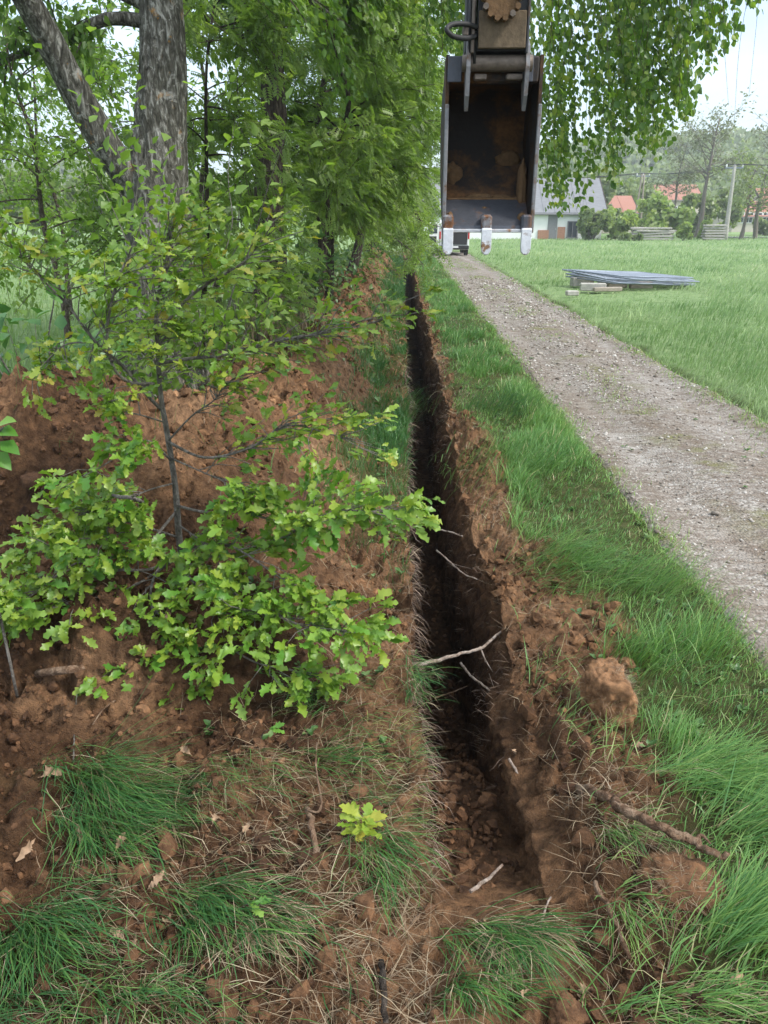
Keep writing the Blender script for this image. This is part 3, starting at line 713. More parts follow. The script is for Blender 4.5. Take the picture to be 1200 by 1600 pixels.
# ------------------------------------------------------------------ oak sapling in front of the spoil bank
def oak_leaf_mesh(seed, w=1.0, mat=None):
    r = np.random.default_rng(seed)
    out = [(.0, .008), (.10, .03), (.19, .10), (.25, .075), (.36, .20), (.42, .12), (.54, .27), (.61, .16), (.74, .25), (.80, .15), (.91, .15), (.97, .07)]
    V, T = [], []
    mid = []
    for (t, x) in out: mid.append(len(V)); V.append([0, t, .0])
    tip = len(V); V.append([0, 1.02, 0])
    for s in (-1, 1):
        e = []
        for (t, x) in out: e.append(len(V)); V.append([s*x*w*(1 + .18*r.normal()), t + .12*x + .01*r.normal(), (.30 + .35*math.sin(t*5 + seed*2.1 + s))*x + .03*r.normal()])
        for i in range(len(out) - 1):
            a, b, c, d = mid[i], e[i], e[i+1], mid[i+1]
            for tr in ([a, b, c], [a, c, d]): T.append(tr if s < 0 else tr[::-1])
        tr = [mid[-1], e[-1], tip]; T.append(tr if s < 0 else tr[::-1])
    V = np.array(V); y = V[:, 1].copy(); c = r.uniform(.3, 1.6)
    V[:, 2] += -.22*c*y*y + .03*np.sin(y*9 + seed); V[:, 0] += .06*r.normal()*y*y
    return V, np.array(T)
OAK = [oak_leaf_mesh(s, .76 + .08*(s % 4)) for s in range(6)]
sap_base = P(287, 905, 3.72)
sap_base[2] = float(H(sap_base[0:1], sap_base[1:2])[0]) - .03
sap = thing('oak_sapling', 'slender young oak with bright lobed leaves growing out of the spoil bank', 'sapling', sap_base)
branches = [  # pixel polylines with depths, thickness, leaf tuft at which share, kind
    ([(287, 905, 3.72), (280, 840, 3.70), (274, 760, 3.70), (262, 680, 3.68), (252, 620, 3.66), (246, 540, 3.62), (246, 470, 3.60), (262, 400, 3.6), (270, 345, 3.6)], .021, .006, .55, 't'),
    ([(252, 640, 3.67), (225, 612, 3.6), (190, 570, 3.5), (150, 535, 3.42), (110, 480, 3.4), (85, 430, 3.4)], .011, .004, .35, 't'),
    ([(240, 600, 3.64), (205, 598, 3.5), (178, 575, 3.4), (168, 520, 3.35), (180, 450, 3.3), (205, 390, 3.3)], .010, .004, .4, 't'),
    ([(246, 568, 3.62), (300, 560, 3.55), (350, 555, 3.5), (420, 535, 3.45), (510, 520, 3.4), (590, 502, 3.4)], .010, .003, .25, 't'),
    ([(247, 520, 3.61), (290, 470, 3.6), (330, 440, 3.62), (380, 410, 3.65), (410, 375, 3.7)], .009, .003, .3, 't'),
    ([(110, 480, 3.4), (60, 430, 3.35), (30, 400, 3.3)], .006, .003, .3, 't'),
    ([(150, 535, 3.42), (100, 540, 3.4), (60, 580, 3.4)], .005, .002, .4, 't'),
    ([(262, 690, 3.68), (320, 715, 3.55), (390, 700, 3.45), (450, 665, 3.4), (530, 682, 3.35)], .009, .003, .35, 't'),
    ([(268, 720, 3.69), (235, 690, 3.55), (205, 700, 3.45), (150, 735, 3.35)], .007, .003, .35, 'l'),
    ([(276, 790, 3.70), (320, 800, 3.55), (370, 800, 3.45), (430, 812, 3.38), (480, 820, 3.3)], .009, .003, .3, 'l'),
    ([(282, 862, 3.71), (240, 888, 3.5), (190, 890, 3.4), (120, 880, 3.3), (50, 930, 3.2), (-10, 960, 3.15)], .011, .003, .3, 'l'),
    ([(282, 866, 3.71), (250, 885, 3.45), (235, 930, 3.3), (240, 1000, 3.2), (180, 1050, 3.12)], .009, .003, .35, 'l'),
    ([(285, 880, 3.71), (330, 890, 3.45), (370, 930, 3.25), (440, 965, 3.1), (500, 985, 3.0), (560, 985, 2.95)], .011, .003, .25, 'l'),
    ([(285, 885, 3.71), (320, 940, 3.4), (350, 1000, 3.2), (400, 1035, 3.05), (470, 1050, 3.0)], .009, .003, .3, 'l'),
    ([(290, 870, 3.71), (370, 865, 3.5), (450, 835, 3.35), (520, 800, 3.25), (590, 800, 3.2)], .010, .003, .35, 'l'),
    ([(280, 840, 3.70), (200, 815, 3.5), (140, 800, 3.4), (60, 840, 3.3)], .008, .003, .35, 'l'),
    ([(275, 800, 3.70), (230, 850, 3.5), (190, 860, 3.4), (150, 840, 3.3), (90, 860, 3.25)], .009, .003, .3, 'l'),
    ([(280, 870, 3.71), (200, 920, 3.4), (120, 940, 3.25), (60, 950, 3.15), (10, 930, 3.1)], .008, .003, .4, 'l'),
    ([(262, 690, 3.68), (300, 650, 3.6), (335, 625, 3.55), (350, 600, 3.5)], .006, .002, .4, 't'),
    ([(266, 715, 3.68), (310, 735, 3.6), (345, 750, 3.5), (380, 770, 3.45)], .006, .002, .35, 'l'),
    ([(272, 755, 3.69), (235, 765, 3.6), (200, 780, 3.5), (165, 800, 3.45)], .006, .002, .35, 'l'),
    ([(258, 660, 3.67), (225, 650, 3.6), (190, 640, 3.5), (160, 620, 3.45)], .005, .002, .4, 't'),
    ([(279, 820, 3.70), (300, 835, 3.6), (330, 860, 3.45), (350, 900, 3.35)], .006, .002, .3, 'l'),
    ([(283, 870, 3.71), (290, 900, 3.5), (300, 940, 3.35), (290, 980, 3.25)], .006, .002, .3, 'l'),
    ([(285, 890, 3.71), (300, 930, 3.4), (360, 960, 3.2), (420, 940, 3.1)], .008, .003, .3, 'l'),
    ([(285, 890, 3.71), (270, 950, 3.45), (300, 1020, 3.2), (290, 1050, 3.15)], .008, .003, .4, 'l'),
    ([(282, 860, 3.71), (350, 850, 3.45), (420, 890, 3.25), (470, 930, 3.15)], .008, .003, .3, 'l'),
]
r = np.random.default_rng(77)
LP, LD, LK = [], [], []
tw = MB()
def leaf_tuft(p, d, kind, n):
    for _ in range(n):
        LP.append(p + r.normal(size=3)*.022); dd = d*.7 + r.normal(size=3)*np.array([.6, .55, .38]) + np.array([.42 if kind == 't' else .14, -.1, -.02 if kind == 't' else -.08]); LD.append(dd/np.linalg.norm(dd)); LK.append(kind)
for bi, (pl, ra, rb, st, kd) in enumerate(branches):
    p = spline([P(*q) for q in pl], 6)
    if bi == 0: p[0] = sap_base - [0, 0, .1]
    o = MB().tube(p, taper(ra, rb, len(p), .8), 9 if bi == 0 else 6, wob=.1).build('stem' if bi == 0 else 'branch', M['grey_twig'], sap, smooth=True)
    n = len(p); L = np.linalg.norm(np.diff(p, axis=0), axis=1).sum()
    nt_ = int(7 + L*(17 if kd == 'l' else 28))
    for _ in range(nt_):
        k = r.integers(int(n*st), n); d0 = p[min(k+1, n-1)] - p[k-1]; d0 /= np.linalg.norm(d0)
        d = d0*.5 + r.normal(size=3)*np.array([.55, .5, .28]) + np.array([.3 if kd == 't' else .0, -.12 if kd == 'l' else 0, .14]); d /= np.linalg.norm(d); ln = r.uniform(.08, .24)
        q = np.array([p[k], p[k] + d*ln*.5 + r.normal(size=3)*.01, p[k] + d*ln + np.array([.03, 0, -.01])])
        tw.tube(q, [.0032, .0024, .0016], 4, cap=False)
        leaf_tuft(q[2], d, kd, r.integers(6, 10) if kd == 'l' else r.integers(4, 7))
        if r.random() < .6: leaf_tuft(q[1], d, kd, 1 + r.integers(0, 2))
    leaf_tuft(p[-1], p[-1] - p[-3], kd, 6)
tw.build('twigs', M['grey_twig'], sap, smooth=True, kind='stuff')
LP, LD, LK = np.array(LP), np.array(LD), np.array(LK); nL = len(LP)
LM = basis(LD, np.array([0, -.35, 1.]) + r.normal(size=(nL, 3))*.45)
LS = np.where(LK == 'l', .094, .072)*(.55 + .7*r.random(nL))
order = np.argsort(-LS*(1 + .25*(LK == 'l')))
OAKME = {}
for kd, mt in (('l', M['oak_low']), ('t', M['oak_top'])):
    for i in range(6): OAKME[(kd, i)] = mesh_np('oak_leaf', OAK[i][0], None, OAK[i][1], mt)
for c, i in enumerate(order[:300]):
    o = link('leaf', OAKME[(LK[i], c % 6)], sap)
    m4 = Matrix.Identity(4)
    for a in range(3):
        for b in range(3): m4[a][b] = LM[i][a, b]*LS[i]
        m4[a][3] = LP[i][a] - sap_base[a]
    o.matrix_local = m4
for kd, nm in (('l', 'lower_leaves'), ('t', 'upper_leaves')):
    idx = [i for i in order[300:] if LK[i] == kd]; vs, ts, rs, off = [], [], [], 0
    for g in range(6):
        gi = np.array(idx[g::6])
        V, _, T = scatter(OAK[g][0], None, OAK[g][1], LM[gi], LP[gi], LS[gi]); vs.append(V); ts.append(T + off); off += len(V)
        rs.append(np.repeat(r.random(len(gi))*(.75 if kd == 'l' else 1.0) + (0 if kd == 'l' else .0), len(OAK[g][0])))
    link(nm, mesh_np(nm, np.concatenate(vs) - sap_base, None, np.concatenate(ts), M['oak_small'], {'rnd': np.concatenate(rs)}), sap, kind='stuff')
print('oak leaves', nL)
# thick torn roots at the sapling's foot
for pl, r0, r1 in (([gs(60, 1052, .03), gs(110, 1046, .05), gs(150, 1040, .05), gs(165, 1012, .03)], .022, .016), ([gs(150, 1042, .05), gs(175, 1046, .05), gs(205, 1064, .04)], .012, .008), ([gs(240, 1075, .03), gs(200, 1085, .04), gs(165, 1105, .04), gs(145, 1132, .02)], .006, .003), ([gs(285, 910, .02), gs(262, 960, .03), gs(235, 1010, .03), gs(225, 1040, .01)], .018, .012)):
    p = spline([P(*q) for q in pl], 5); MB().tube(p, taper(r0, r1, len(p)), 8, wob=.2).build('root', M['root'], sap, smooth=True)

# leafy shrubs at the left edge
def shrub(name, label, cat, base, stems, nleaf, size, mat, seed, spread_=.5, group=None, proto=BLEAF, wind=.4):
    r = np.random.default_rng(seed); th = thing(name, label, cat, base, group); base = np.array(base); pts, dirs = [], []; tw = MB()
    for _ in range(stems[0]):
        d = np.array([r.normal()*spread_, r.normal()*spread_, 1.0]); L = stems[1]*r.uniform(.6, 1.1); p = [base + [r.normal()*.05, r.normal()*.05, -.05]]
        for k in range(6): p.append(p[-1] + (d/np.linalg.norm(d) + r.normal(size=3)*.12 + np.array([.05*k*wind, 0, -.03*k]))*L/6)
        p = spline(p, 3); tw.tube(p, taper(stems[2], stems[2]*.3, len(p)), 5, cap=False)
        for k in range(5, len(p)): 
            for _k in range(2): pts.append(p[k] + r.normal(size=3)*.05*stems[1]); dirs.append(p[k] - p[k-1])
    tw.build('stems', M['grey_twig'], th, smooth=True)
    dirs = np.array(dirs); dirs /= np.linalg.norm(dirs, axis=1, keepdims=True)
    V, Q, T, rn = crown_mesh(np.array(pts), dirs, nleaf, proto, size, r, wind, .2, .05*stems[1], proto[2] if len(proto) > 2 else None)
    link('foliage', mesh_np('foliage', V - base, Q, T, mat, {'rnd': rn}), th, kind='stuff'); return th
M['hazel'] = leaf_mat('hazel_leaf', [(0, (.045, .13, .035)), (.6, (.09, .22, .05)), (1, (.17, .31, .07))])
b = P(75, 640, 4.6); b[2] = gz(b[0], b[1])
shrub('hazel_bush', 'thin stemmed bush with broad dark leaves on the heap at the left edge', 'shrub', (P(60, 620, 5.3)[0], 5.3, gz(P(60, 620, 5.3)[0], 5.3)), (6, 1.5, .012), 120, .12, M['hazel'], 51, .38)
hb = P(-45, 760, 3.0)
th = thing('broadleaf_twig', 'broad bright green leaves poking in at the left edge beside the heap', 'plant', (hb[0], 3.0, float(H(hb[0:1], np.array([3.0]))[0])))
q = spline([np.array(th.location), P(-40, 760, 3.0), P(-20, 700, 2.95), P(5, 668, 2.9)], 5); MB().tube(q, taper(.008, .004, len(q)), 6).build('stem', M['grey_twig'], th, smooth=True)
lm = mesh_np('broad_leaf', BLEAF[0]*np.array([.9, 1, 1]), BLEAF[1], BLEAF[2], M['oak_low'])
for (px, py, dx, dz, s) in ((-5, 672, 1, -.1, .10), (0, 690, .9, -.45, .10), (-12, 705, .8, -.7, .11), (-2, 662, .9, .25, .09), (-25, 690, .2, -.8, .10), (-20, 655, -.3, .6, .1)):
    o = link('leaf', lm, th); mm = basis(np.array([[dx, -.25, dz]]), np.array([[0, -.5, 1.]]))[0]; pp = P(px, py, 2.92) - np.array(th.location)
    o.matrix_local = Matrix([[*(mm[a]*s), pp[a]] for a in range(3)] + [[0, 0, 0, 1]])
# young shoots before the old trunk
for (px, Y, sd, n_, h_, lb) in ((300, 6.9, 61, 620, 2.9, 'leafy maple shoots in front of the old birch trunk'), (215, 6.3, 65, 420, 1.5, 'leafy shoots before the foot of the old birch, left side'), (330, 6.6, 66, 420, 1.4, 'leafy shoots before the foot of the old birch, right side'), (40, 7.4, 62, 110, 1.6, 'leafy shoots at the left edge behind the heap'), (395, 8.6, 63, 300, 1.5, 'leafy shoots between the two birch trunks'), (470, 10.5, 64, 380, 1.5, 'leafy shoots at the foot of the dark birch')):
    x = P(px, 500, Y)[0]; shrub('shoots', lb, 'shrub', (x, Y, gz(x, Y)), (8, h_, .008), n_, .095, M['rowan_pale'] if sd != 64 else M['weed'], sd, .3, 'leafy shoots under the trees', proto=SLEAF)

# ------------------------------------------------------------------ grass
def blades(base, dxy, L, lean, w, nseg=3, drape=False, start=.15, tw=.5, seed=0):
    r = np.random.default_rng(seed); n = len(base); p = base.copy(); pos = [p.copy()]
    d = np.concatenate([dxy/(np.linalg.norm(dxy, axis=1, keepdims=True)+1e-9), np.zeros((n, 1))], 1)
    yaw = np.zeros(n); broken = np.where(r.random(n) < .16, r.uniform(.5, 1.3, n), 0); kat = r.integers(1, max(2, nseg), n); w = w*(.6 + .8*r.random(n))
    for k in range(nseg):
        th = lean*(start + (1 - start)*(k + .5)/nseg*1.25) + (broken*(k == kat) )
        yaw = yaw + r.normal(size=n)*.16; dk = np.stack([d[:, 0]*np.cos(yaw) - d[:, 1]*np.sin(yaw), d[:, 0]*np.sin(yaw) + d[:, 1]*np.cos(yaw), 0*yaw], -1)
        p = p + (dk*np.sin(th)[:, None] + np.array([0, 0, 1.])*np.cos(th)[:, None])*(L/nseg)[:, None]
        if drape:
            g = surf(p[:, 0], p[:, 1]); p[:, 2] = np.maximum(p[:, 2], g + .006 + .012*r.random(n))
        pos.append(p.copy())
    a = r.normal(size=n)*tw; side = np.stack([-d[:, 1]*np.cos(a) + d[:, 0]*np.sin(a), d[:, 0]*np.cos(a) + d[:, 1]*np.sin(a), .3*np.sin(a)], -1)
    V = []; al = []
    for k in range(nseg):
        ww = w*(1 - (k/nseg)**1.6*.75)
        V += [pos[k] - side*ww[:, None]/2, pos[k] + side*ww[:, None]/2]; al += [k/nseg]*2
    V.append(pos[-1]); al.append(1.0); m = 2*nseg + 1
    V = np.stack(V, 1).reshape(-1, 3); o = (np.arange(n)*m)[:, None]
    Q = np.concatenate([o + np.array([2*k, 2*k+1, 2*k+3, 2*k+2]) for k in range(nseg - 1)]) if nseg > 1 else None
    T = o + np.array([2*nseg - 2, 2*nseg - 1, 2*nseg])
    return V, Q, T, np.tile(al, n), m
def grass_obj(name, base, dxy, L, lean, w, mat, rnd, parent=None, nseg=3, drape=False, kind='stuff', start=.15, seed=0, tw=.5):
    V, Q, T, al, m = blades(base, dxy, L, lean, w, nseg, drape, start, tw, seed)
    if parent is not None: V = V - rootloc(parent)
    return link(name, mesh_np(name, V, Q, T, mat, {'rnd': np.repeat(rnd, m), 'along': al}), parent, kind=kind)

r = np.random.default_rng(100)
# verge between the trench and the track
n = 150000
yv = 1.0*(52/1.0)**r.random(n); near = r.random(n) < np.where(yv < 3.5, yv/3.5, 1.0)
xv = r.uniform(.5, 2.08, n)
sm = soilness(xv, yv); pm = path_in(xv, yv)
tall = sst(-.15, .55, vnoise(xv*1.9, yv*1.15, 5.) + .25*vnoise(xv*5, yv*4, 8.))
keep = near & (r.random(n) < (1 - sm)**1.5*(.30 + .7*tall) + .02) & (pm < .55) & ~in_trench(xv, yv, .03)
keep &= ~((np.hypot((xv - .78)/.34, (yv - 2.25)/.30) < 1) & (r.random(n) < .9)) & ~(np.hypot((xv - .99)/.2, (yv - 3.2)/.22) < 1)
xv, yv, tall, pm = xv[keep], yv[keep], tall[keep], pm[keep]; n = len(xv); print('verge', n)
edge = sst(1.55, 1.95, xv)
Lv = (.07 + .17*tall)*(.6 + .7*r.random(n))*(1 - .5*edge)
wv = .0042*np.maximum(1, yv/3.6)**.75
dv = np.stack([.8 + r.normal(size=n)*.7, .1 + r.normal(size=n)*.7 + .5*vnoise(xv*2, yv*2, 2.)], -1)
b_ = np.stack([xv, yv, surf(xv, yv) - .01], -1)
rv = np.clip(.45*r.random(n) + .35*(.5 + .5*vnoise(xv*1.5, yv*1.2, 12.)) + .25*edge, 0, .97); rv = np.where(r.random(n) < .05, 1.0, rv)
tag(grass_obj('verge_grass', b_, dv, Lv, .5 + .75*r.random(n), wv, M['grass'], rv), 'tufted green grass of the verge between trench and track', 'grass')
# grass along the foot of the left strip and under the trees
n = 60000
yv = 4.2*(45/4.2)**r.random(n); xv = r.uniform(-3.6, .13, n); sm = soilness(xv, yv)
xv = np.where(r.random(n) < .4, -r.random(n)**1.2*.75 + .08, xv); sm = soilness(xv, yv); cl = vnoise(xv*1.8, yv*1.0, 22.) + .35*sst(-.8, -.3, xv)
keep = (r.random(n) < (1 - sm)*(.25 + .75*sst(-.2, .4, cl)) + .45*sst(.25, .6, cl)*sst(-.9, -.4, xv)) | ((r.random(n) < .035)) ; keep &= ~in_trench(xv, yv, 0)
xv, yv = xv[keep], yv[keep]; n = len(xv); print('bank grass', n)
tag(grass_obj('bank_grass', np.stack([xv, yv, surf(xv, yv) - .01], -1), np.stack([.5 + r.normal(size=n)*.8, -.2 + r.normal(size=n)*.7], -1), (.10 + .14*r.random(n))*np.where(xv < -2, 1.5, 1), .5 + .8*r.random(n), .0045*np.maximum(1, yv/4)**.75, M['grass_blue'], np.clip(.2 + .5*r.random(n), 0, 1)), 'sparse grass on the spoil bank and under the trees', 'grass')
# right field
n = 125000
rad = 4.6*(95/4.6)**r.random(n); an = r.uniform(.03, .92, n); xv, yv = rad*np.sin(an), rad*np.cos(an)
ed = 4.12 + .12*vnoise(yv*2, 3.) + .1*r.random(n)
keep = (xv > ed) & (yv > 1.5); xv, yv = xv[keep], yv[keep]; n = len(xv); rad = np.hypot(xv, yv)
tr_ = np.hypot((xv - 6.6)/2.3, (yv - 23.0)/3.3) < 1; keep2 = ~tr_ | (r.random(n) < .3); xv, yv, tr_ = xv[keep2], yv[keep2], tr_[keep2]; n = len(xv); rad = np.hypot(xv, yv)
wave = vnoise(xv*.55, yv*.35, 3.) + .5*vnoise(xv*1.6, yv*1.0, 7.)
Lf = np.where(tr_, .45, 1.0)*(.20 + .14*sst(-.4, .6, wave))*(.6 + .8*r.random(n))*(.55 + .45*sst(4.2, 5.2, xv))
tag(grass_obj('field_grass', np.stack([xv, yv, H(xv, yv) - .01], -1), np.stack([1 + r.normal(size=n)*.5, .25 + r.normal(size=n)*.5], -1), Lf, .55 + .5*sst(-.3, .5, wave) + .25*r.random(n), .0058*np.maximum(1, rad/5)**.8, M['field'], np.clip(.45*r.random(n) + .28 + .4*wave, 0, 1), nseg=2), 'long pale green grass of the field right of the track', 'grass')
# left field
n = 42000
rad = 5.5*(80/5.5)**r.random(n); an = r.uniform(-.95, -.08, n); xv, yv = rad*np.sin(an), rad*np.cos(an)
keep = (xv < -2.9 - .2*r.random(n)); xv, yv = xv[keep], yv[keep]; n = len(xv); rad = np.hypot(xv, yv)
tag(grass_obj('meadow_grass', np.stack([xv, yv, H(xv, yv) - .01], -1), np.stack([.8 + r.normal(size=n)*.5, r.normal(size=n)*.5], -1), .34*(.6 + .7*r.random(n)), .4 + .5*r.random(n), .007*np.maximum(1, rad/6)**.8, M['field'], np.clip(.25 + .6*r.random(n), 0, 1), nseg=2), 'long pale grass of the field left of the trees', 'grass')
# straw and rootlets strewn over the dug soil
n = 11000
yv = 1.2*(24/1.2)**r.random(n); side_r = r.random(n) < .45
xv = np.where(side_r, xr_top(yv) + np.abs(r.normal(size=n))*.3, xl_top(yv) - np.abs(r.normal(size=n))*.55)
keep = (r.random(n) < .35 + .65*sst(-.1, .5, vnoise(xv*2.5, yv*2.5, 31.))) & (path_in(xv, yv) < .2) & ~in_trench(xv, yv, -.01); xv, yv = xv[keep], yv[keep]; n = len(xv)
tag(grass_obj('straw', np.stack([xv, yv, surf(xv, yv)], -1), r.normal(size=(n, 2)) + [.3, 0], .05 + .13*r.random(n), 1.3 + .5*r.random(n), .0021*np.maximum(1, yv/3), M['straw'], r.random(n)*.8, drape=True, start=.8, tw=1.2), 'dry straw and torn fibres strewn along the trench edges', 'straw')
n = 3000
yv = 2.1*(26/2.1)**r.random(n); yv = yv[r.random(n) < sst(.0, .4, vnoise(yv*2.2, 5.) + .4*vnoise(yv*7, 9.))]; n = len(yv); sl_ = r.random(n) < .5; u = r.random(n)**1.3; td = tdepth(yv)
xv = np.where(sl_, xl_top(yv) + .01, xr_top(yv) - .13*np.minimum(1, u*3)); zv = np.where(sl_, -td*u*.7, -td*u*.8 - .0)
dv = np.stack([np.where(sl_, 1., -1.) + r.normal(size=n)*.3, r.normal(size=n)*.7], -1)
tag(grass_obj('rootlets', np.stack([xv, yv, zv], -1), dv, .03 + .10*r.random(n)**2, 1.1 + 1.2*r.random(n), .0022*np.maximum(1, yv/3.2), M['rootlet'], r.random(n), start=.7, tw=1.5), 'fine torn rootlets hanging out of the trench walls', 'rootlets')
# grass and straw fringe drooping over the left rim
n = 3600
yv = 2.2*(40/2.2)**r.random(n); keep = r.random(n) < .9*sst(.0, .45, vnoise(yv*1.6, 77.) + .3*vnoise(yv*6, 7.)); yv = yv[keep]; n = len(yv)
xv = xl_top(yv) - .03 - .34*r.random(n)**1.3
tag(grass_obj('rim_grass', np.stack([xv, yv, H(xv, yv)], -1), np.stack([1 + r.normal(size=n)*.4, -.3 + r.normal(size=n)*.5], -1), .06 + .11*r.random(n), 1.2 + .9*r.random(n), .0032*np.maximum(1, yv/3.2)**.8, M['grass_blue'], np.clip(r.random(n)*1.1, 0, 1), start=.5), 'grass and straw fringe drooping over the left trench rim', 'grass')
n = 700
yv = 2.0*(12/2.0)**r.random(n); xv = xl_top(yv) - .06*r.random(n)
tag(grass_obj('rim_straw', np.stack([xv, yv, H(xv, yv)], -1), np.stack([1 + r.normal(size=n)*.4, -.6 + r.normal(size=n)*.5], -1), .08 + .12*r.random(n), 2.0 + .8*r.random(n), .0021*np.maximum(1, yv/3), M['rootlet'], r.random(n), start=.6), 'brown dead stalks hanging down the left trench wall', 'straw')

# tussocks one can point at: centre pixel, spread, direction, length, lean, count, label
def tussock(px, py, rx, ry, d, L, lean, n, label, mat='grass_blue', dry=.06, z=.05, drape=True, seed=0, name='grass_tussock', lo=.0, hi=.9, w=.0042):
    r = np.random.default_rng(seed + 500); c = G(px, py, z); c[2] = float(surf(c[0:1], c[1:2])[0])
    c = G(px, py, c[2]); c[2] = float(surf(c[0:1], c[1:2])[0])
    th = thing(name, label, 'grass tussock', c, 'grass tussocks near the trench')
    a = r.normal(size=(n, 2))*np.array([rx, ry])*.85; x, y = c[0] + a[:, 0], c[1] + a[:, 1]
    dd = np.array(d)[None] + r.normal(size=(n, 2))*.24 + a/np.array([rx, ry])*.10 + .5*np.stack([vnoise(a[:, 0]*14 + seed, a[:, 1]*14), vnoise(a[:, 0]*14, a[:, 1]*14 + 5.)], -1)
    b = np.stack([x, y, surf(x, y) - .008], -1); rn = np.clip(lo + (hi - lo)*r.random(n), 0, 1)
    grass_obj('blades', b, dd, L*(.5 + .8*r.random(n)), lean*(.6 + .6*r.random(n)), w*(.7 + .6*r.random(n)), M[mat], rn, th, 5, drape, 'stuff', .35 if lean < 1.25 else .62, seed)
    k = int(n*dry)
    if k:
        i = r.integers(0, n, k); grass_obj('dead_blades', b[i] + r.normal(size=(k, 3))*[.02, .02, 0], dd[i] + r.normal(size=(k, 2))*.3, L*(.5 + .6*r.random(k)), lean*(.9 + .4*r.random(k)), w*.6*np.ones(k), M['straw'], r.random(k), th, 4, drape, 'stuff', .4, seed + 1)
    return th
TS = [
 (150, 1215, .10, .05, (1, -.62), .40, 1.5, 560, 'flattened tussock with long blades swept right under the sapling', .08),
 (150, 1290, .10, .05, (1, -.8), .34, 1.55, 330, 'combed over turf just below the tussock swept right', .10),
 (40, 1450, .09, .07, (.8, -.9), .30, 1.4, 480, 'dense green tussock at the lower left corner', .05),
 (310, 1400, .09, .06, (1, -.8), .26, 1.5, 360, 'bluish flattened turf in the middle of the lower left lump', .12),
 (400, 1440, .08, .05, (.8, -.9), .22, 1.5, 170, 'half dead tuft hanging off the right end of the lower left lump', 1.2),
 (190, 1570, .16, .05, (.6, -.8), .18, 1.2, 220, 'short mixed tuft on the bottom edge, left', .5),
 (505, 1190, .08, .05, (.9, -.4), .24, 1.3, 110, 'loose tuft around the upright bare root left of the trench', .2),
 (590, 1330, .06, .08, (.4, -1), .28, 1.5, 190, 'tuft drooping beside the small oak seedling', .2),
 (500, 1085, .06, .06, (-.3, -.7), .24, 1.3, 110, 'thin tuft hanging under the right end of the sapling leaves', .2),
 (645, 1060, .04, .12, (.6, -.8), .18, 1.7, 150, 'bluish tuft hanging over the left trench rim', .3),
 (770, 1455, .09, .03, (.75, -.9), .28, 1.45, 330, 'tussock with a straw cap in the trench mouth', .7),
 (740, 1530, .08, .03, (.7, -.6), .18, 1.3, 170, 'small bright tussock on the bottom edge below the straw cap', .5),
 (1110, 1215, .16, .08, (1, -.25), .26, 1.4, 760, 'thick bright tussock above the long root on the right', .03),
 (1180, 1300, .10, .07, (1, .1), .26, 1.3, 420, 'bright grass mass behind the tip of the long root', .03),
 (1150, 1460, .09, .06, (1, .45), .26, 1.2, 560, 'bright tussock sweeping up and right at the lower right', .03),
 (1080, 1575, .15, .04, (.9, -.3), .16, 1.3, 240, 'mixed tuft on the bottom edge, right', .4),
 (1000, 1030, .12, .12, (.5, -.2), .26, .9, 420, 'upright tussock above the turf clod right of the trench', .04),
 (1080, 1010, .14, .12, (.5, .1), .24, .8, 420, 'upright tussock near the edge of the track', .05),
 (880, 880, .20, .22, (.8, -.4), .34, 1.25, 850, 'domed tussock midway between trench and track', .03),
 (1010, 920, .18, .18, (.9, -.2), .28, 1.1, 560, 'grass patch reaching the track edge beside the domed tussock', .04),
 (800, 735, .30, .35, (.8, -.3), .32, 1.1, 900, 'wide tussock by the track beyond the domed one', .03),
 (780, 645, .30, .40, (.7, -.2), .34, 1.0, 800, 'dark tussock beyond the wide one', .03),
 (620, 640, .18, .40, (.7, -.5), .30, 1.2, 420, 'dark tuft on the left trench rim in the middle distance', .1),
 (600, 580, .16, .50, (.7, -.5), .30, 1.2, 360, 'grass tuft on the spoil bank beside the far trench', .1),
 (955, 1300, .06, .04, (.5, -.6), .18, 1.45, 110, 'grey straw tuft under the butt of the long root', 1.0),
 (975, 1420, .03, .06, (.1, -.8), .2, 1.45, 80, 'limp tuft left of the round turf clod', .3),
]
for i, (px, py, rx, ry, d, L, ln, n, lb, dr_) in enumerate(TS):
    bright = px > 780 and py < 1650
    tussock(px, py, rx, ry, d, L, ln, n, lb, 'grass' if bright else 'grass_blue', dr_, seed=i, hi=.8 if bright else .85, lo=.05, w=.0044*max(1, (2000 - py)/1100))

r = np.random.default_rng(808)
n = 2900; xv = r.uniform(-1.25, -.12, n); yv = r.uniform(1.3, 2.55, n)
d_ = sst(-.25, .35, vnoise(xv*2.6, yv*2.9, 91.) + .5*vnoise(xv*7, yv*8, 3.)); d_ = d_*np.where(xv > -.5, .45, 1)
keep = r.random(n) < .05 + .95*d_**1.5; xv, yv = xv[keep], yv[keep]; n = len(xv)
cb = np.stack([1 + .9*vnoise(xv*3, yv*3, 7.) + r.normal(size=n)*.3, -.7 + .9*vnoise(xv*3, yv*3, 17.) + r.normal(size=n)*.3], -1)
rn = np.clip(.12 + .6*r.random(n) + .25*vnoise(xv*4, yv*4, 5.), 0, 1)
tag(grass_obj('turf_grass', np.stack([xv, yv, surf(xv, yv) - .008], -1), cb, .08 + .26*r.random(n)**1.4, .9 + .8*r.random(n), .0036*np.ones(n), M['grass_blue'], rn, nseg=4, drape=True, start=.6, seed=5), 'torn flattened grass over the turf lumps at the lower left', 'grass')
n = 1500; xv = r.uniform(-1.25, .05, n); yv = r.uniform(1.3, 2.6, n)
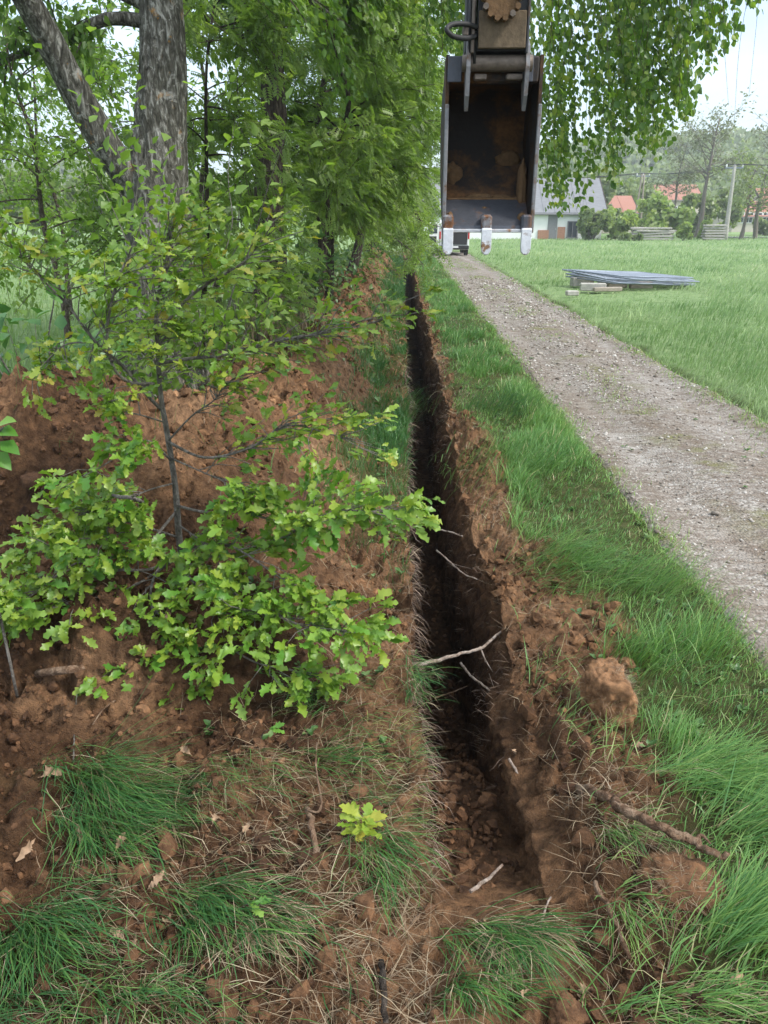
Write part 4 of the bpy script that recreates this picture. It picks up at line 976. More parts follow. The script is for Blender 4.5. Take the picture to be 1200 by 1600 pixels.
tag(grass_obj('turf_straw', np.stack([xv, yv, surf(xv, yv)], -1), np.stack([1 + r.normal(size=n)*.6, -.7 + r.normal(size=n)*.6], -1), .06 + .2*r.random(n), 1.3 + .5*r.random(n), .0024*np.ones(n), M['straw'], r.random(n), nseg=4, drape=True, start=.7, seed=6, tw=1.), 'dead grass caught in the turf lumps at the lower left', 'straw')
n = 2600; xv = r.uniform(.62, 1.6, n); yv = r.uniform(1.35, 3.4, n); keep = (r.random(n) < .15 + .85*sst(-.1, .5, vnoise(xv*3, yv*3, 55.))) & (r.random(n) < sst(.6, .95, xv)); xv, yv = xv[keep], yv[keep]; n = len(xv)
tag(grass_obj('torn_grass', np.stack([xv, yv, surf(xv, yv) - .005], -1), np.stack([.8 + r.normal(size=n)*.7, r.normal(size=n)*.7], -1), .05 + .2*r.random(n)**1.5, .8 + .9*r.random(n), .0034*np.ones(n), M['grass'], np.clip(r.random(n)*1.05, 0, 1), nseg=4, drape=True, start=.5, seed=7), 'torn and trodden grass between the right rim and the verge', 'grass')

# broad weeds and nettles under the row
n = 5200
yv = 6.5*(44/6.5)**r.random(n); xv = -1.9 + r.normal(size=n)*.75; keep = (r.random(n) < .35 + .65*sst(0, .4, vnoise(xv*1.5, yv*.9, 3.))) & (xv < -.2 - .0*yv) ; xv, yv = xv[keep], yv[keep]; n = len(xv)
T = np.stack([xv, yv, H(xv, yv, False) + r.random(n)**1.5*.6], -1)
V, Q, Tt = scatter(SLEAF[0], SLEAF[1], SLEAF[2], basis(r.normal(size=(n, 3))*.8 + [.4, -.2, -.1], np.array([0, 0, 1.]) + r.normal(size=(n, 3))*.4), T, .075*(.6 + .8*r.random(n))*np.maximum(1, yv/9)**.6)
tag(link('undergrowth', mesh_np('undergrowth', V, Q, Tt, M['weed'], {'rnd': np.repeat(r.random(n), 7)})), 'leafy weeds growing under the row of trees', 'undergrowth', kind='stuff')
for (cnt_, x0_, x1_, y0_, y1_, lb_) in ((150, 1.05, 1.95, 2.4, 18, 'low broad leaved weeds in the verge'), (110, -1.0, .02, 2.6, 18, 'low broad leaved weeds on the strip left of the trench'), (34, 2.0, 4.1, 3.2, 22, 'small flat weeds rooted in the track')):
    cy0 = y0_*(y1_/y0_)**r.random(cnt_); cx0 = r.uniform(x0_, x1_, cnt_); ok = ~in_trench(cx0, cy0, .05); cx0, cy0 = cx0[ok], cy0[ok]
    cx0, cy0 = np.repeat(cx0, 7), np.repeat(cy0, 7); n = len(cx0); az = r.uniform(0, 2*math.pi, n); dd_ = np.stack([np.cos(az), np.sin(az), .25 + .5*r.random(n)], -1)
    T = np.stack([cx0 + .01*r.normal(size=n), cy0 + .01*r.normal(size=n), surf(cx0, cy0) + .01], -1)
    V, Q, Tt = scatter(SLEAF[0], SLEAF[1], SLEAF[2], basis(dd_, np.array([0, 0, 1.]) + r.normal(size=(n, 3))*.2), T, (.018 + .03*r.random(n))*np.maximum(1, cy0/5)**.4*(.8 if x0_ > 1.9 else 1))
    tag(link('weeds', mesh_np('weeds', V, Q, Tt, M['weed'], {'rnd': np.repeat(r.random(n), 7)})), lb_, 'weeds', kind='stuff')
n = 700; xv = r.normal(size=n)*.35 - 1.75; yv = 9.6 + r.normal(size=n)*.7
tag(grass_obj('dry_stalks', np.stack([xv, yv, H(xv, yv)], -1), r.normal(size=(n, 2)) + [.4, 0], .35 + .5*r.random(n), .25 + .5*r.random(n), .007*np.ones(n), M['straw'], r.random(n)*.8), 'tall dry stalks at the foot of the dark birch trunk', 'dry grass')

# ------------------------------------------------------------------ clods, pebbles
def ico(sub):
    t = (1 + 5**.5)/2
    v = [(-1,t,0),(1,t,0),(-1,-t,0),(1,-t,0),(0,-1,t),(0,1,t),(0,-1,-t),(0,1,-t),(t,0,-1),(t,0,1),(-t,0,-1),(-t,0,1)]
    f = [(0,11,5),(0,5,1),(0,1,7),(0,7,10),(0,10,11),(1,5,9),(5,11,4),(11,10,2),(10,7,6),(7,1,8),(3,9,4),(3,4,2),(3,2,6),(3,6,8),(3,8,9),(4,9,5),(2,4,11),(6,2,10),(8,6,7),(9,8,1)]
    v = [np.array(p)/np.linalg.norm(p) for p in v]
    for _ in range(sub):
        nf, c = [], {}
        def mid(a, b):
            k = (min(a, b), max(a, b))
            if k not in c: m = v[a] + v[b]; v.append(m/np.linalg.norm(m)); c[k] = len(v) - 1
            return c[k]
        for a, b, d in f:
            x, y2, z = mid(a, b), mid(b, d), mid(d, a); nf += [(a, x, z), (b, y2, x), (d, z, y2), (x, y2, z)]
        f = nf
    return np.array(v), np.array(f)
I0, I1, I2, I3, I4 = ico(0), ico(1), ico(2), ico(3), ico(4)
def lump_proto(I, seed, amp=.3, fq=1.6): 
    V = I[0]*(1 + amp*fbm(I[0][:, 0]*fq + seed*3.1, I[0][:, 1]*fq, I[0][:, 2]*fq + seed, 3))[:, None]; return V, I[1]
def rotm(r, n):
    q = r.normal(size=(n, 4)); q /= np.linalg.norm(q, axis=1, keepdims=True); w, x, y, z = q.T
    return np.stack([np.stack([1-2*(y*y+z*z), 2*(x*y-w*z), 2*(x*z+w*y)], -1), np.stack([2*(x*y+w*z), 1-2*(x*x+z*z), 2*(y*z-w*x)], -1), np.stack([2*(x*z-w*y), 2*(y*z+w*x), 1-2*(x*x+y*y)], -1)], 1)
def strew(name, x, y, z, S, I, mat, seed, label, cat, squash=1.0, smooth=True, amp=.3):
    r = np.random.default_rng(seed); vs, ts, rs, off = [], [], [], 0
    for g in range(5):
        pv, pf = lump_proto(I, g + seed, amp); sel = slice(g, None, 5); T = np.stack([x[sel], y[sel], z[sel]], -1); n = len(T)
        Mx = rotm(r, n) 
        if squash != 1: Mx = Mx*np.array([1, 1, squash])[None, :, None]
        V, _, Tt = scatter(pv, None, pf, Mx, T, S[sel]); vs.append(V); ts.append(Tt + off); off += len(V); rs.append(np.repeat(r.random(n), len(pv)))
    return tag(link(name, mesh_np(name, np.concatenate(vs), None, np.concatenate(ts), mat, {'rnd': np.concatenate(rs)}, smooth=smooth)), label, cat, kind='stuff')
r = np.random.default_rng(200)
n = 52000
yv = 1.2*(22/1.2)**r.random(n); xv = np.where(r.random(n) < .72, r.uniform(-3.3, .12, n), r.uniform(.5, 1.5, n))
dens = soilness(xv, yv)*(.12 + .88*sst(.0, .5, vnoise(xv*1.6, yv*1.6, 15.)) + .4*sst(-.7, -1.5, xv))
keep = (r.random(n) < dens) & ~in_trench(xv, yv, .0) & (xv > -.42*yv - 1.0); xv, yv = xv[keep], yv[keep]; n = len(xv)
S = .0055*np.exp(r.normal(size=n)*.75)*np.maximum(1, yv/3.2)**.6; S = np.minimum(S, .045)
fr_ = (yv < 3.5) & (xv < -.05) | (yv < 2.6) | (xv < -1.6) & (yv < 5)
for m_, mt_, lb_ in ((~fr_, 'clod', 'loose soil crumbs over the dry dug earth'), (fr_, 'damp_clod', 'loose damp soil crumbs over the nearest dug earth')):
    strew('soil_crumbs', xv[m_], yv[m_], H(xv[m_], yv[m_]) + S[m_]*.3, S[m_], I0, M[mt_], 1, lb_, 'soil', smooth=False, amp=.6)
print('crumbs', n)
n = 5000
yv = 1.3*(20/1.3)**r.random(n); xv = np.where(r.random(n) < .75, r.uniform(-3.0, .0, n), r.uniform(.6, 1.3, n))
keep = (r.random(n) < soilness(xv, yv)*(.15 + .85*sst(.0, .6, vnoise(xv*1.3, yv*1.3, 25.) + .5*sst(-.8, -1.6, xv)))) & ~in_trench(xv, yv, .02); xv, yv = xv[keep], yv[keep]; n = len(xv)
S = .016*np.exp(r.normal(size=n)*.45)*np.maximum(1, yv/4)**.4; S = np.minimum(S, .05)
fr_ = (yv < 3.5) & (xv < -.05) | (yv < 2.6) | (xv < -1.6) & (yv < 5)
for m_, mt_, lb_ in ((~fr_, 'clod', 'fist sized dry soil clods lying on the spoil'), (fr_, 'damp_clod', 'damp dark soil clods lying on the nearest spoil')):
    strew('soil_clods', xv[m_], yv[m_], H(xv[m_], yv[m_]) + S[m_]*.1, S[m_], I1, M[mt_], 2, lb_, 'soil', smooth=False, amp=.62); print('clods', n)
n = 900; yv = 1.9*(8/1.9)**r.random(n); f = r.random(n); xv = xl_top(yv) + .06 + f*(xr_top(yv) - xl_top(yv) - .22); S = .010*np.exp(r.normal(size=n)*.6)
strew('trench_crumbs', xv, yv, -tdepth(yv) + .02, S, I0, M['damp_clod'], 3, 'soil crumbs fallen on the trench floor', 'soil', smooth=False, amp=.6)
n = 15000; yv = 2.4*(30/2.4)**r.random(n); xv = r.uniform(1.9, 4.25, n)
keep = (path_in(xv, yv) > .8) & (r.random(n) < .35 + .65*sst(-.3, .4, vnoise(xv*2, yv*.8, 5.))); xv, yv = xv[keep], yv[keep]; n = len(xv)
S = .0062*np.exp(r.normal(size=n)*.4)*np.maximum(1, yv/4)**.7
strew('pebbles', xv, yv, path_z(xv, yv) + S*.15, S, I0, M['pebble'], 4, 'loose grey pebbles on the gravel track', 'pebbles', squash=.6)
n = 14000; yv = 2.2*(45/2.2)**r.random(n); lf_ = r.random(n) < .5; xv = np.where(lf_, 1.85 + np.abs(r.normal(size=n))*.13, 4.28 - np.abs(r.normal(size=n))*.20)
keep = r.random(n) < .25 + .75*sst(-.3, .4, vnoise(xv*2.5, yv*2.2, 19.)); xv, yv = xv[keep], yv[keep]; n = len(xv)
tag(grass_obj('edge_grass', np.stack([xv, yv, surf(xv, yv) - .005], -1), r.normal(size=(n, 2)) + [.5, 0], .03 + .07*r.random(n), .6 + .9*r.random(n), .004*np.maximum(1, yv/4)**.8, M['grass'], .45 + .52*r.random(n), nseg=2), 'short yellowish grass creeping over the edges of the track', 'grass')
n = 9000; yv = 2.6*(40/2.6)**r.random(n); xv = r.uniform(1.95, 4.25, n); keep = r.random(n) < .1 + .9*sst(.0, .45, fbm(xv*1.1, yv*1.6, 29., 3)); xv, yv = xv[keep], yv[keep]; n = len(xv)
tag(grass_obj('track_litter', np.stack([xv, yv, path_z(xv, yv)], -1), np.stack([np.sign(r.normal(size=n)), r.normal(size=n)*.35], -1), .03 + .07*r.random(n), 1.35 + .3*r.random(n), .0026*np.maximum(1, yv/3.2), M['straw'], r.random(n)*.75, nseg=2, drape=True, start=.9, tw=1.2), 'brown dead stalks and litter strewn across the track', 'litter')
# sparse grass on the track crown and edges
n = 9000; yv = 3*(45/3)**r.random(n); xv = 3.0 + r.normal(size=n)*.3; keep = sst(.05, .4, fbm(xv*1.4, yv*.8, 9., 3)) > r.random(n)*1.1; xv, yv = xv[keep], yv[keep]; n = len(xv)
tag(grass_obj('track_grass', np.stack([xv, yv, path_z(xv, yv)], -1), r.normal(size=(n, 2)) + [.5, 0], .02 + .04*r.random(n), .6 + .8*r.random(n), .004*np.maximum(1, yv/4)**.8, M['grass'], .6 + .4*r.random(n), nseg=2), 'thin yellow grass along the crown of the track', 'grass')

# the big turf clods and the larger lumps one can pick up
def big_clod(px, py, z, sx, sy, sz, label, seed, turf_=True):
    c = G(px, py, z); c[2] = float(H(c[0:1], c[1:2])[0])
    if 'ramp' in label:
        for _ in range(12): c = G(px, py, c[2]); c[2] = -float(tdepth(c[1])) + .01
    th = thing('turf_clod' if turf_ else 'soil_clod', label, 'clod', c)
    V, T = I4 if turf_ else I3; q = V.copy()
    rr = 1 + .20*fbm(q[:, 0]*1.3 + seed, q[:, 1]*1.3, q[:, 2]*1.3, 4) + .10*fbm(q[:, 0]*4 + seed, q[:, 1]*4, q[:, 2]*4, 5, .6)
    sgn = np.sign(q)*np.abs(q)**.75; q = sgn*rr[:, None]*np.array([sx, sy, sz]); q[:, 2] += sz*.55
    link('soil_body', mesh_np('soil_body', q, None, T, M['clod' if turf_ and px < 1000 else 'damp_clod'], {'rnd': np.full(len(q), .8)}), th)
    if turf_:
        r = np.random.default_rng(seed); n = 1100; d = r.normal(size=(n, 3)); d /= np.linalg.norm(d, axis=1, keepdims=True)
        b = np.array(c) + d*np.array([sx, sy, sz])*.98 + [0, 0, sz*.55]
        grass_obj('root_fibres', b, d[:, :2] + r.normal(size=(n, 2))*.5, .02 + .06*r.random(n), 1.2 + r.random(n), .0018*np.ones(n), M['straw'], r.random(n)*.55, th, 3, False, 'stuff', .7, seed)
    return th
big_clod(948, 1095, .05, .105, .14, .15, 'upright turf clod full of root fibres right of the trench', 3)
big_clod(1060, 1400, .03, .125, .12, .085, 'round turf clod bristling with fibres at the lower right', 8)
for i, (px, py, s, lb) in enumerate(((335, 1170, .028, 'orange brown soil lump below the sapling leaves'), (595, 1425, .035, 'pale soil lump left of the trench mouth'), (610, 1470, .03, 'soil lump just below the pale one'), (575, 1490, .022, 'small round soil lump beside two larger ones'), (755, 1255, .025, 'soil lump on the ramp into the trench'), (940, 1455, .028, 'small soil lump left of the round turf clod'),
        (885, 1590, .05, 'soil lump on the bottom edge below the trench mouth'), (795, 690, .06, 'reddish soil lump in the grass by the far track'), (1010, 1590, .04, 'soil lump on the bottom edge at the right'), (340, 1560, .035, 'soil lump on the bottom edge at the left'), (20, 1000, .05, 'soil lump at the left edge below the leaves'), (910, 1160, .045, 'rounded soil lump on the right rim'), (60, 790, .06, 'soil lump on the heap'))):
    big_clod(px, py, .05 if px > 100 or py > 900 else .6, s, s*.9, s*.75, lb, i + 20, False)

# ------------------------------------------------------------------ roots, sticks, leaves
def root(name, label, pl, r0, r1, mat, side=(), cat='root', group='torn roots at the trench', nside=8):
    p = spline([P(*q) for q in pl], 6); c = p[0]; th = thing(name, label, cat, c, group)
    p2 = p + np.random.default_rng(len(label)).normal(size=p.shape)*r0*.25
    MB().tube(p2, taper(r0, r1, len(p)), nside, wob=.25).build('root_stem', mat, th, smooth=True)
    for s in side:
        q = spline([P(*a) for a in s], 5); MB().tube(q, taper(r0*.45, r1*.3, len(q)), 5, wob=.2).build('side_root', mat, th, smooth=True)
def Yz(px, py, z): return float(G(px, py, z)[1])
def S3(px, py, z): return (px, py, Yz(px, py, z))
root('root', 'thick pale root bridging the trench', [S3(640, 1040, -.06), S3(680, 1032, -.07), S3(720, 1022, -.06), S3(755, 1010, -.05), S3(785, 985, -.02)], .011, .007, M['pale_root'], [[S3(750, 1010, -.05), S3(758, 1030, -.10), S3(770, 1050, -.14)]])
root('root', 'forked pale root below the bridging one', [S3(720, 1036, -.30), S3(735, 1055, -.22), S3(760, 1075, -.16), S3(792, 1102, -.10)], .0075, .004, M['pale_root'], [[S3(757, 1030, -.2), S3(765, 1055, -.18), S3(772, 1075, -.14)]])
root('root', 'thin pale roots high in the far trench', [S3(680, 828, -.1), S3(700, 830, -.08), S3(722, 838, -.03)], .007, .004, M['pale_root'])
root('root', 'long thin root crossing the dark trench', [S3(682, 860, -.25), S3(700, 875, -.18), S3(722, 895, -.10), S3(745, 905, -.04)], .007, .004, M['pale_root'], [[S3(705, 880, -.17), S3(718, 884, -.1), S3(735, 888, -.05)]])
root('root', 'fine branching rootlet in the dark of the trench', [S3(680, 1090, -.4), S3(705, 1082, -.38), S3(730, 1072, -.36)], .004, .002, M['root'], [[S3(700, 1084, -.38), S3(712, 1092, -.38), S3(718, 1100, -.38)]])
root('root', 'hairy root hanging down the right ramp wall', [S3(795, 1185, -.02), S3(815, 1215, -.08), S3(845, 1235, -.05), S3(880, 1245, .0), S3(905, 1260, .02)], .006, .003, M['pale_root'], [[S3(795, 1230, -.15), S3(805, 1255, -.2), S3(825, 1280, -.25), S3(835, 1305, -.3)], [S3(800, 1232, -.15), S3(815, 1250, -.17), S3(828, 1290, -.27)]])
root('root', 'straight broken root lying on the trench ramp', [gs(735, 1392), gs(755, 1378, .02), gs(785, 1352, .02)], .008, .005, M['pale_root'])
root('root', 'long thick root lying on the grass at the lower right', [gs(905, 1232, .02), gs(945, 1245, .09), gs(985, 1268, .13), gs(1030, 1292, .15), gs(1075, 1312, .16), gs(1110, 1332, .16), gs(1142, 1340, .15)], .023, .010, M['root'], [[gs(950, 1248, .09), gs(975, 1240, .11), gs(1000, 1238, .10)], [gs(1085, 1320, .16), gs(1095, 1305, .18), gs(1110, 1318, .17)]])
root('root', 'bare forked root standing beside the seedling left of the trench', [gs(500, 1375, .01), gs(492, 1320, .05), gs(485, 1280, .07), gs(478, 1262, .09)], .013, .011, M['root'], [[gs(480, 1265, .09), gs(497, 1268, .10), gs(502, 1250, .12), gs(494, 1200, .10), gs(495, 1160, .08)]])
root('stick', 'broken reddish log half buried behind the sapling stem', [gs(300, 812, .03), gs(330, 818, .04), gs(352, 824, .04)], .03, .026, M['root'], cat='log', group='sticks on the ground')
root('stick', 'thin upright dead stick left under the sapling', [gs(115, 1200, .0), gs(116, 1150, .04), gs(120, 1085, .06)], .0035, .002, M['grey_twig'], cat='stick', group='sticks on the ground')
root('stick', 'dead grey stick on the soil at the sapling foot, left', [gs(155, 770, .02), gs(200, 778, .04), gs(225, 784, .04)], .009, .007, M['grey_twig'], cat='stick', group='sticks on the ground')
root('stick', 'dark wet stick on the bottom edge left of the trench mouth', [gs(596, 1500, .02), gs(600, 1550, .03), gs(603, 1610, .03)], .010, .009, M['dark_bark'], cat='stick', group='sticks on the ground')
root('stick', 'brown stick leaning by the limp tuft at the right', [gs(930, 1380, .03), gs(955, 1430, .05), gs(985, 1500, .03)], .010, .007, M['root'], cat='stick', group='sticks on the ground')
root('root', 'thin root dangling at the trench mouth', [gs(860, 1402, .01), gs(850, 1425, .02), gs(842, 1462, .01)], .004, .003, M['pale_root'])
# oak seedling
sp_ = G(565, 1300, .03); sp_[2] = float(H(sp_[0:1], sp_[1:2])[0])
sd = thing('oak_seedling', 'tiny oak seedling with yellow green leaves on the left rim', 'seedling', sp_)
q = spline([sp_ - [0, 0, .02], sp_ + [0.0, -.02, .06], sp_ + [.02, -.04, .11]], 5); MB().tube(q, taper(.004, .002, len(q)), 5).build('stem', M['twig'], sd, smooth=True)
r = np.random.default_rng(91)
for i in range(14):
    a = 2*math.pi*i/14 + r.normal()*.2; d = np.array([[math.cos(a), math.sin(a)*.8 - .2, .15 + .3*r.random()]]); mm = basis(d, np.array([[0, -.2, 1.]]) + r.normal(size=(1, 3))*.2)[0]
    o = link('leaf', OAKME[('t', i % 6)], sd); s = .075 + .03*r.random(); pp = np.array([.01*r.normal(), -.03, .05 + .06*r.random()])
    o.matrix_local = Matrix([[*(mm[a2]*s), pp[a2]] for a2 in range(3)] + [[0, 0, 0, 1]])
for (px, py, lb) in ((370, 1435, 'single green oak leaf standing in the lower left turf'), (660, 790, 'leafy oak sprig bent across the trench edge'), (405, 1160, 'single green oak leaf on bare soil below the sapling')):
    c = P(*gs(px, py)); th = thing('oak_sprig', lb, 'plant', c); big = 'sprig' in lb
    q = spline([c - [0, 0, .03], c + [.02, 0, .05], c + [.05, -.01, .08]] if not big else [c - [.1, 0, .03], c + [0, 0, .06], c + [.16, -.02, .05]], 4); MB().tube(q, taper(.003, .0015, len(q)), 4).build('stem', M['twig'], th, smooth=True)
    for k in range(12 if big else 2):
        pp = q[int((.3 + .7*k/12)*len(q)) - 1 if big else -1] - c; mm = basis(np.array([[.8 + r.normal()*.4, r.normal()*.4 - .2, r.normal()*.5 + .4*(not big)]]), np.array([[0, -.5, 1.]]) + r.normal(size=(1, 3))*.3)[0]; o = link('leaf', OAKME[('l', k % 6)], th); s = .07
        o.matrix_local = Matrix([[*(mm[a2]*s), pp[a2]] for a2 in range(3)] + [[0, 0, 0, 1]])
# dead oak leaves on the turf and soil
dl_me = [mesh_np('dead_leaf', OAK[i][0]*np.array([1, 1, 2.4]), None, OAK[i][1], M['dead_leaf']) for i in range(6)]
spots = [(120, 1225), (130, 1320), (55, 1310), (388, 1262), (392, 1280), (230, 1390), (265, 1440), (195, 1470), (180, 1330), (270, 1440), (210, 1480), (300, 1180), (345, 1112), (410, 1345), (460, 1205), (330, 1290), (985, 1165), (1030, 1372), (1085, 1390), (900, 1555), (905, 1570), (1130, 1535), (1085, 1530), (735, 1445), (820, 1560), (805, 1180), (640, 1440), (60, 1215)]
DL = ['on the root end of the tussock below the sapling', 'in the gap between the two upper left tussocks', 'on bare soil at the left edge', 'standing up right of the upper left tussocks, upper of two', 'right of the upper left tussocks, lower of two',
 'above the middle lower left tussock', 'on the middle lower left tussock', 'left of the middle lower left tussock', 'at the tip of the second tussock on the left', 'beside the one on the middle lower left tussock', 'under the middle lower left tussock', 'on soil above the first tussock tips', 'on dark soil under the sapling leaves',
 'near the single green leaf in the turf', 'near the bare forked root', 'in the open soil between tussocks and forked root', 'by the foot of the upright turf clod', 'reddish, on top of the round turf clod', 'pale, on the right side of the round turf clod', 'on soil right of the trench mouth, upper of two', 'on soil right of the trench mouth, lower of two',
 'pale, in the grass at the lower right corner', 'in the grass below the round turf clod', 'on the straw cap tussock', 'below the straw cap tussock', 'on the right rim of the ramp', 'left of the straw cap tussock', 'at the left edge above the tussocks']
for i, (px, py) in enumerate(spots):
    c = P(*gs(px, py, .02)); o = link('dead_leaf', dl_me[i % 6], None)
    tag(o, 'curled brown dead oak leaf ' + DL[i], 'dead leaf', 'dead oak leaves on the ground')
    mm = basis(np.array([[r.normal(), r.normal(), r.normal()*.3]]), np.array([[0, -.3, 1.]]) + r.normal(size=(1, 3))*.5)[0]*(.055 + .03*r.random())
    o.matrix_world = Matrix([[*mm[a2], c[a2]] for a2 in range(3)] + [[0, 0, 0, 1]])

# ------------------------------------------------------------------ excavator arm and bucket
M['steel_in'] = mat_steel('bucket_inner_shade_steel', (.026, .021, .018), (.15, .075, .03), (.47, .62), .7, .12, 4.2)  # rusty steel, base darkened to put the bucket's inner shade into it
M['steel_lip'] = mat_steel('bucket_lip_steel', (.085, .09, .105), (.12, .06, .03), (.50, .62), .45, .45, 9, (1, 1, .6))
M['steel_out'] = mat_steel('bucket_outer_steel', (.05, .052, .055), (.12, .07, .04), (.54, .68), .55, .3, 8)
M['steel_side'] = mat_steel('muddy_shaded_steel', (.022, .021, .021), (.075, .04, .018), (.46, .62), .7, .1, 7)  # muddy steel, its colour also darkened for the shaded inner walls
M['steel_worn'] = mat_steel('scraped_edge_steel', (.50, .51, .53), (.22, .12, .06), (.52, .64), .4, .3, 30)
M['steel_edge'] = mat_steel('worn_edge_steel', (.20, .20, .205), (.13, .075, .04), (.50, .64), .55, .3, 16)
M['steel_bright'] = mat_steel('worn_bright_steel', (.70, .71, .74), (.20, .115, .06), (.54, .66), .36, .3, 26)
M['mud_steel'] = mat_plain('muddy_steel', (.135, .10, .062), .9, var=.7, scale=28, bump=.5)
M['dark_paint'] = mat_plain('dark_machine_paint', (.035, .036, .038), .45, var=.4, scale=18)
M['grease'] = mat_plain('greasy_steel', (.15, .12, .095), .5, .2, var=.6, scale=40, bump=.4)
M['ochre'] = mat_plain('dried_clay', (.15, .088, .042), .9, var=.5, scale=45, bump=.5)
M['rusty'] = mat_steel('rusty_adapter', (.22, .22, .23), (.13, .06, .028), (.42, .56), .5, .3, 26)
M['rubber'] = mat_plain('black_rubber', (.025, .025, .025), .6, var=.3)
YB = 3.10
xc0, xc1 = P(694, 240, YB)[0], P(838, 240, YB)[0]
arm = thing('excavator_arm', 'muddy excavator arm hanging down with an empty three toothed bucket', 'excavator arm', (float((xc0 + xc1)/2), YB, 2.0))
bu = MB()
prof = [(3.075, 2.160), (3.14, 2.195), (3.215, 2.245), (3.30, 2.32), (3.365, 2.41), (3.395, 2.50), (3.385, 2.585), (3.33, 2.645), (3.24, 2.665), (3.12, 2.655)]
def shell(pr, x0, x1, th_=.012):
    b = MB(); pr = np.array(pr); tn = np.gradient(pr, axis=0); tn /= np.linalg.norm(tn, axis=1, keepdims=True); nn = np.stack([tn[:, 1], -tn[:, 0]], -1); ou = pr + nn*th_; m = len(pr)
    V = []
    for x in (x0, x1):
        for a in (pr, ou): V += [[x, *q] for q in a]
    I = lambda s, o_, i: s*2*m + o_*m + i; Q = []
    for i in range(m - 1):
        Q += [[I(0,0,i), I(1,0,i), I(1,0,i+1), I(0,0,i+1)], [I(0,1,i), I(0,1,i+1), I(1,1,i+1), I(1,1,i)], [I(0,0,i), I(0,0,i+1), I(0,1,i+1), I(0,1,i)], [I(1,0,i), I(1,1,i), I(1,1,i+1), I(1,0,i+1)]]
    for i in (0, m - 1): Q.append([I(0,0,i), I(0,1,i), I(1,1,i), I(1,0,i)])
    return b.add(V, Q)
prs = spline(prof, 4)
bucket = shell(prs, xc0 + .0085, xc1 - .0085).build('bucket', M['steel_in'], arm, smooth=False)
side_poly = [(3.085, 2.150), *[(a + .004, b_) for a, b_ in prof[1:9]], (3.20, 2.735), (3.09, 2.74), (3.075, 2.60), (3.07, 2.35)]
for x0, x1 in ((xc0 - .002, xc0 + .010), (xc1 - .010, xc1 + .002)):
    MB().prism(side_poly, 0, x0, x1).build('side_plate', M['steel_side'], bucket)
    MB().box(((x0 + x1)/2, 3.066, 2.36), (.014, .012, .44), bev=.003).build('side_cutter', M['steel_edge'], bucket)
lip = MB().prism([(3.055, 2.142), (3.078, 2.150), (3.216, 2.250), (3.205, 2.262), (3.06, 2.166)], 0, xc0 + .014, xc1 - .014).build('lip_plate', M['steel_lip'], bucket)
MB().box(((xc0+xc1)/2, 3.050, 2.148), (xc1 - xc0 - .03, .012, .013), bev=.003).build('cutting_edge', M['steel_worn'], bucket)
wl = spline([(xc0 + .02, 3.208, 2.263), ((xc0+xc1)/2, 3.208, 2.264), (xc1 - .02, 3.208, 2.263)], 12); MB().tube(wl, .0055, 6, wob=.4).build('weld_seam', M['ochre'], bucket, smooth=True)
MB().box(((xc0 + xc1)/2, 3.105, 2.692), (xc1 - xc0 - .026, .05, .086), bev=.006).build('top_crossbar', M['steel_in'], bucket)
for px0, px1 in ((700, 722), (826, 834)):
    a, b_ = P(px0, 100, 3.07)[0], P(px1, 100, 3.07)[0]
    MB().box(((a + b_)/2, 3.074, 2.692), (b_ - a, .008, .082), bev=.002).build('worn_patch_plate', M['steel_lip'], bucket)
for k, px in enumerate((700, 760, 822)):
    x = P(px, 375, 3.03)[0]
    MB().box((x, 3.064, 2.178), (.040, .05, .055), bev=.008).build('tooth_adapter', M['rusty'] if k != 2 else M['steel_lip'], bucket)
    w = .0195
    out = [(-w, .0), (-w, -.072), (-w*.86, -.086), (-w*.5, -.095), (0, -.098), (w*.5, -.095), (w*.86, -.086), (w, -.072), (w, .0)]
    tb = MB().prism([(x + a, 2.158 + b_) for a, b_ in out], 1, 3.026, 3.048)
    o = tb.build('tooth', M['steel_bright'], bucket)
    bm_ = o.modifiers.new('bevel', 'BEVEL'); bm_.width = .004; bm_.segments = 2; bm_.limit_method = 'ANGLE'
for k, (x0, x1, z0, z1, y0) in enumerate(((xc0 + .012, xc0 + .085, 2.30, 2.40, 3.33), (xc1 - .05, xc1 - .012, 2.20, 2.40, 3.21), (xc0 + .012, xc0 + .045, 2.17, 2.215, 3.12), (xc1 - .06, xc1 - .014, 2.165, 2.21, 3.10), ((xc0+xc1)/2 - .03, (xc0+xc1)/2 + .02, 2.20, 2.235, 3.165), (xc0 + .10, xc0 + .20, 2.255, 2.285, 3.23), (xc1 - .15, xc1 - .07, 2.26, 2.28, 3.235), (xc1 - .12, xc1 - .02, 2.38, 2.45, 3.365))):   # clay stuck inside
    rr = np.random.default_rng(k); V = I3[0].copy(); V *= (1 + .2*fbm(V[:, 0]*2 + k*3.3, V[:, 1]*2, V[:, 2]*2, 4))[:, None]
    MB().add(V*np.array([(x1-x0)/2, .03 if k < 2 else .014, (z1-z0)/2]) + [(x0+x1)/2, y0, (z0+z1)/2], None, I3[1]).build('stuck_clay', M['ochre'], bucket, smooth=True)
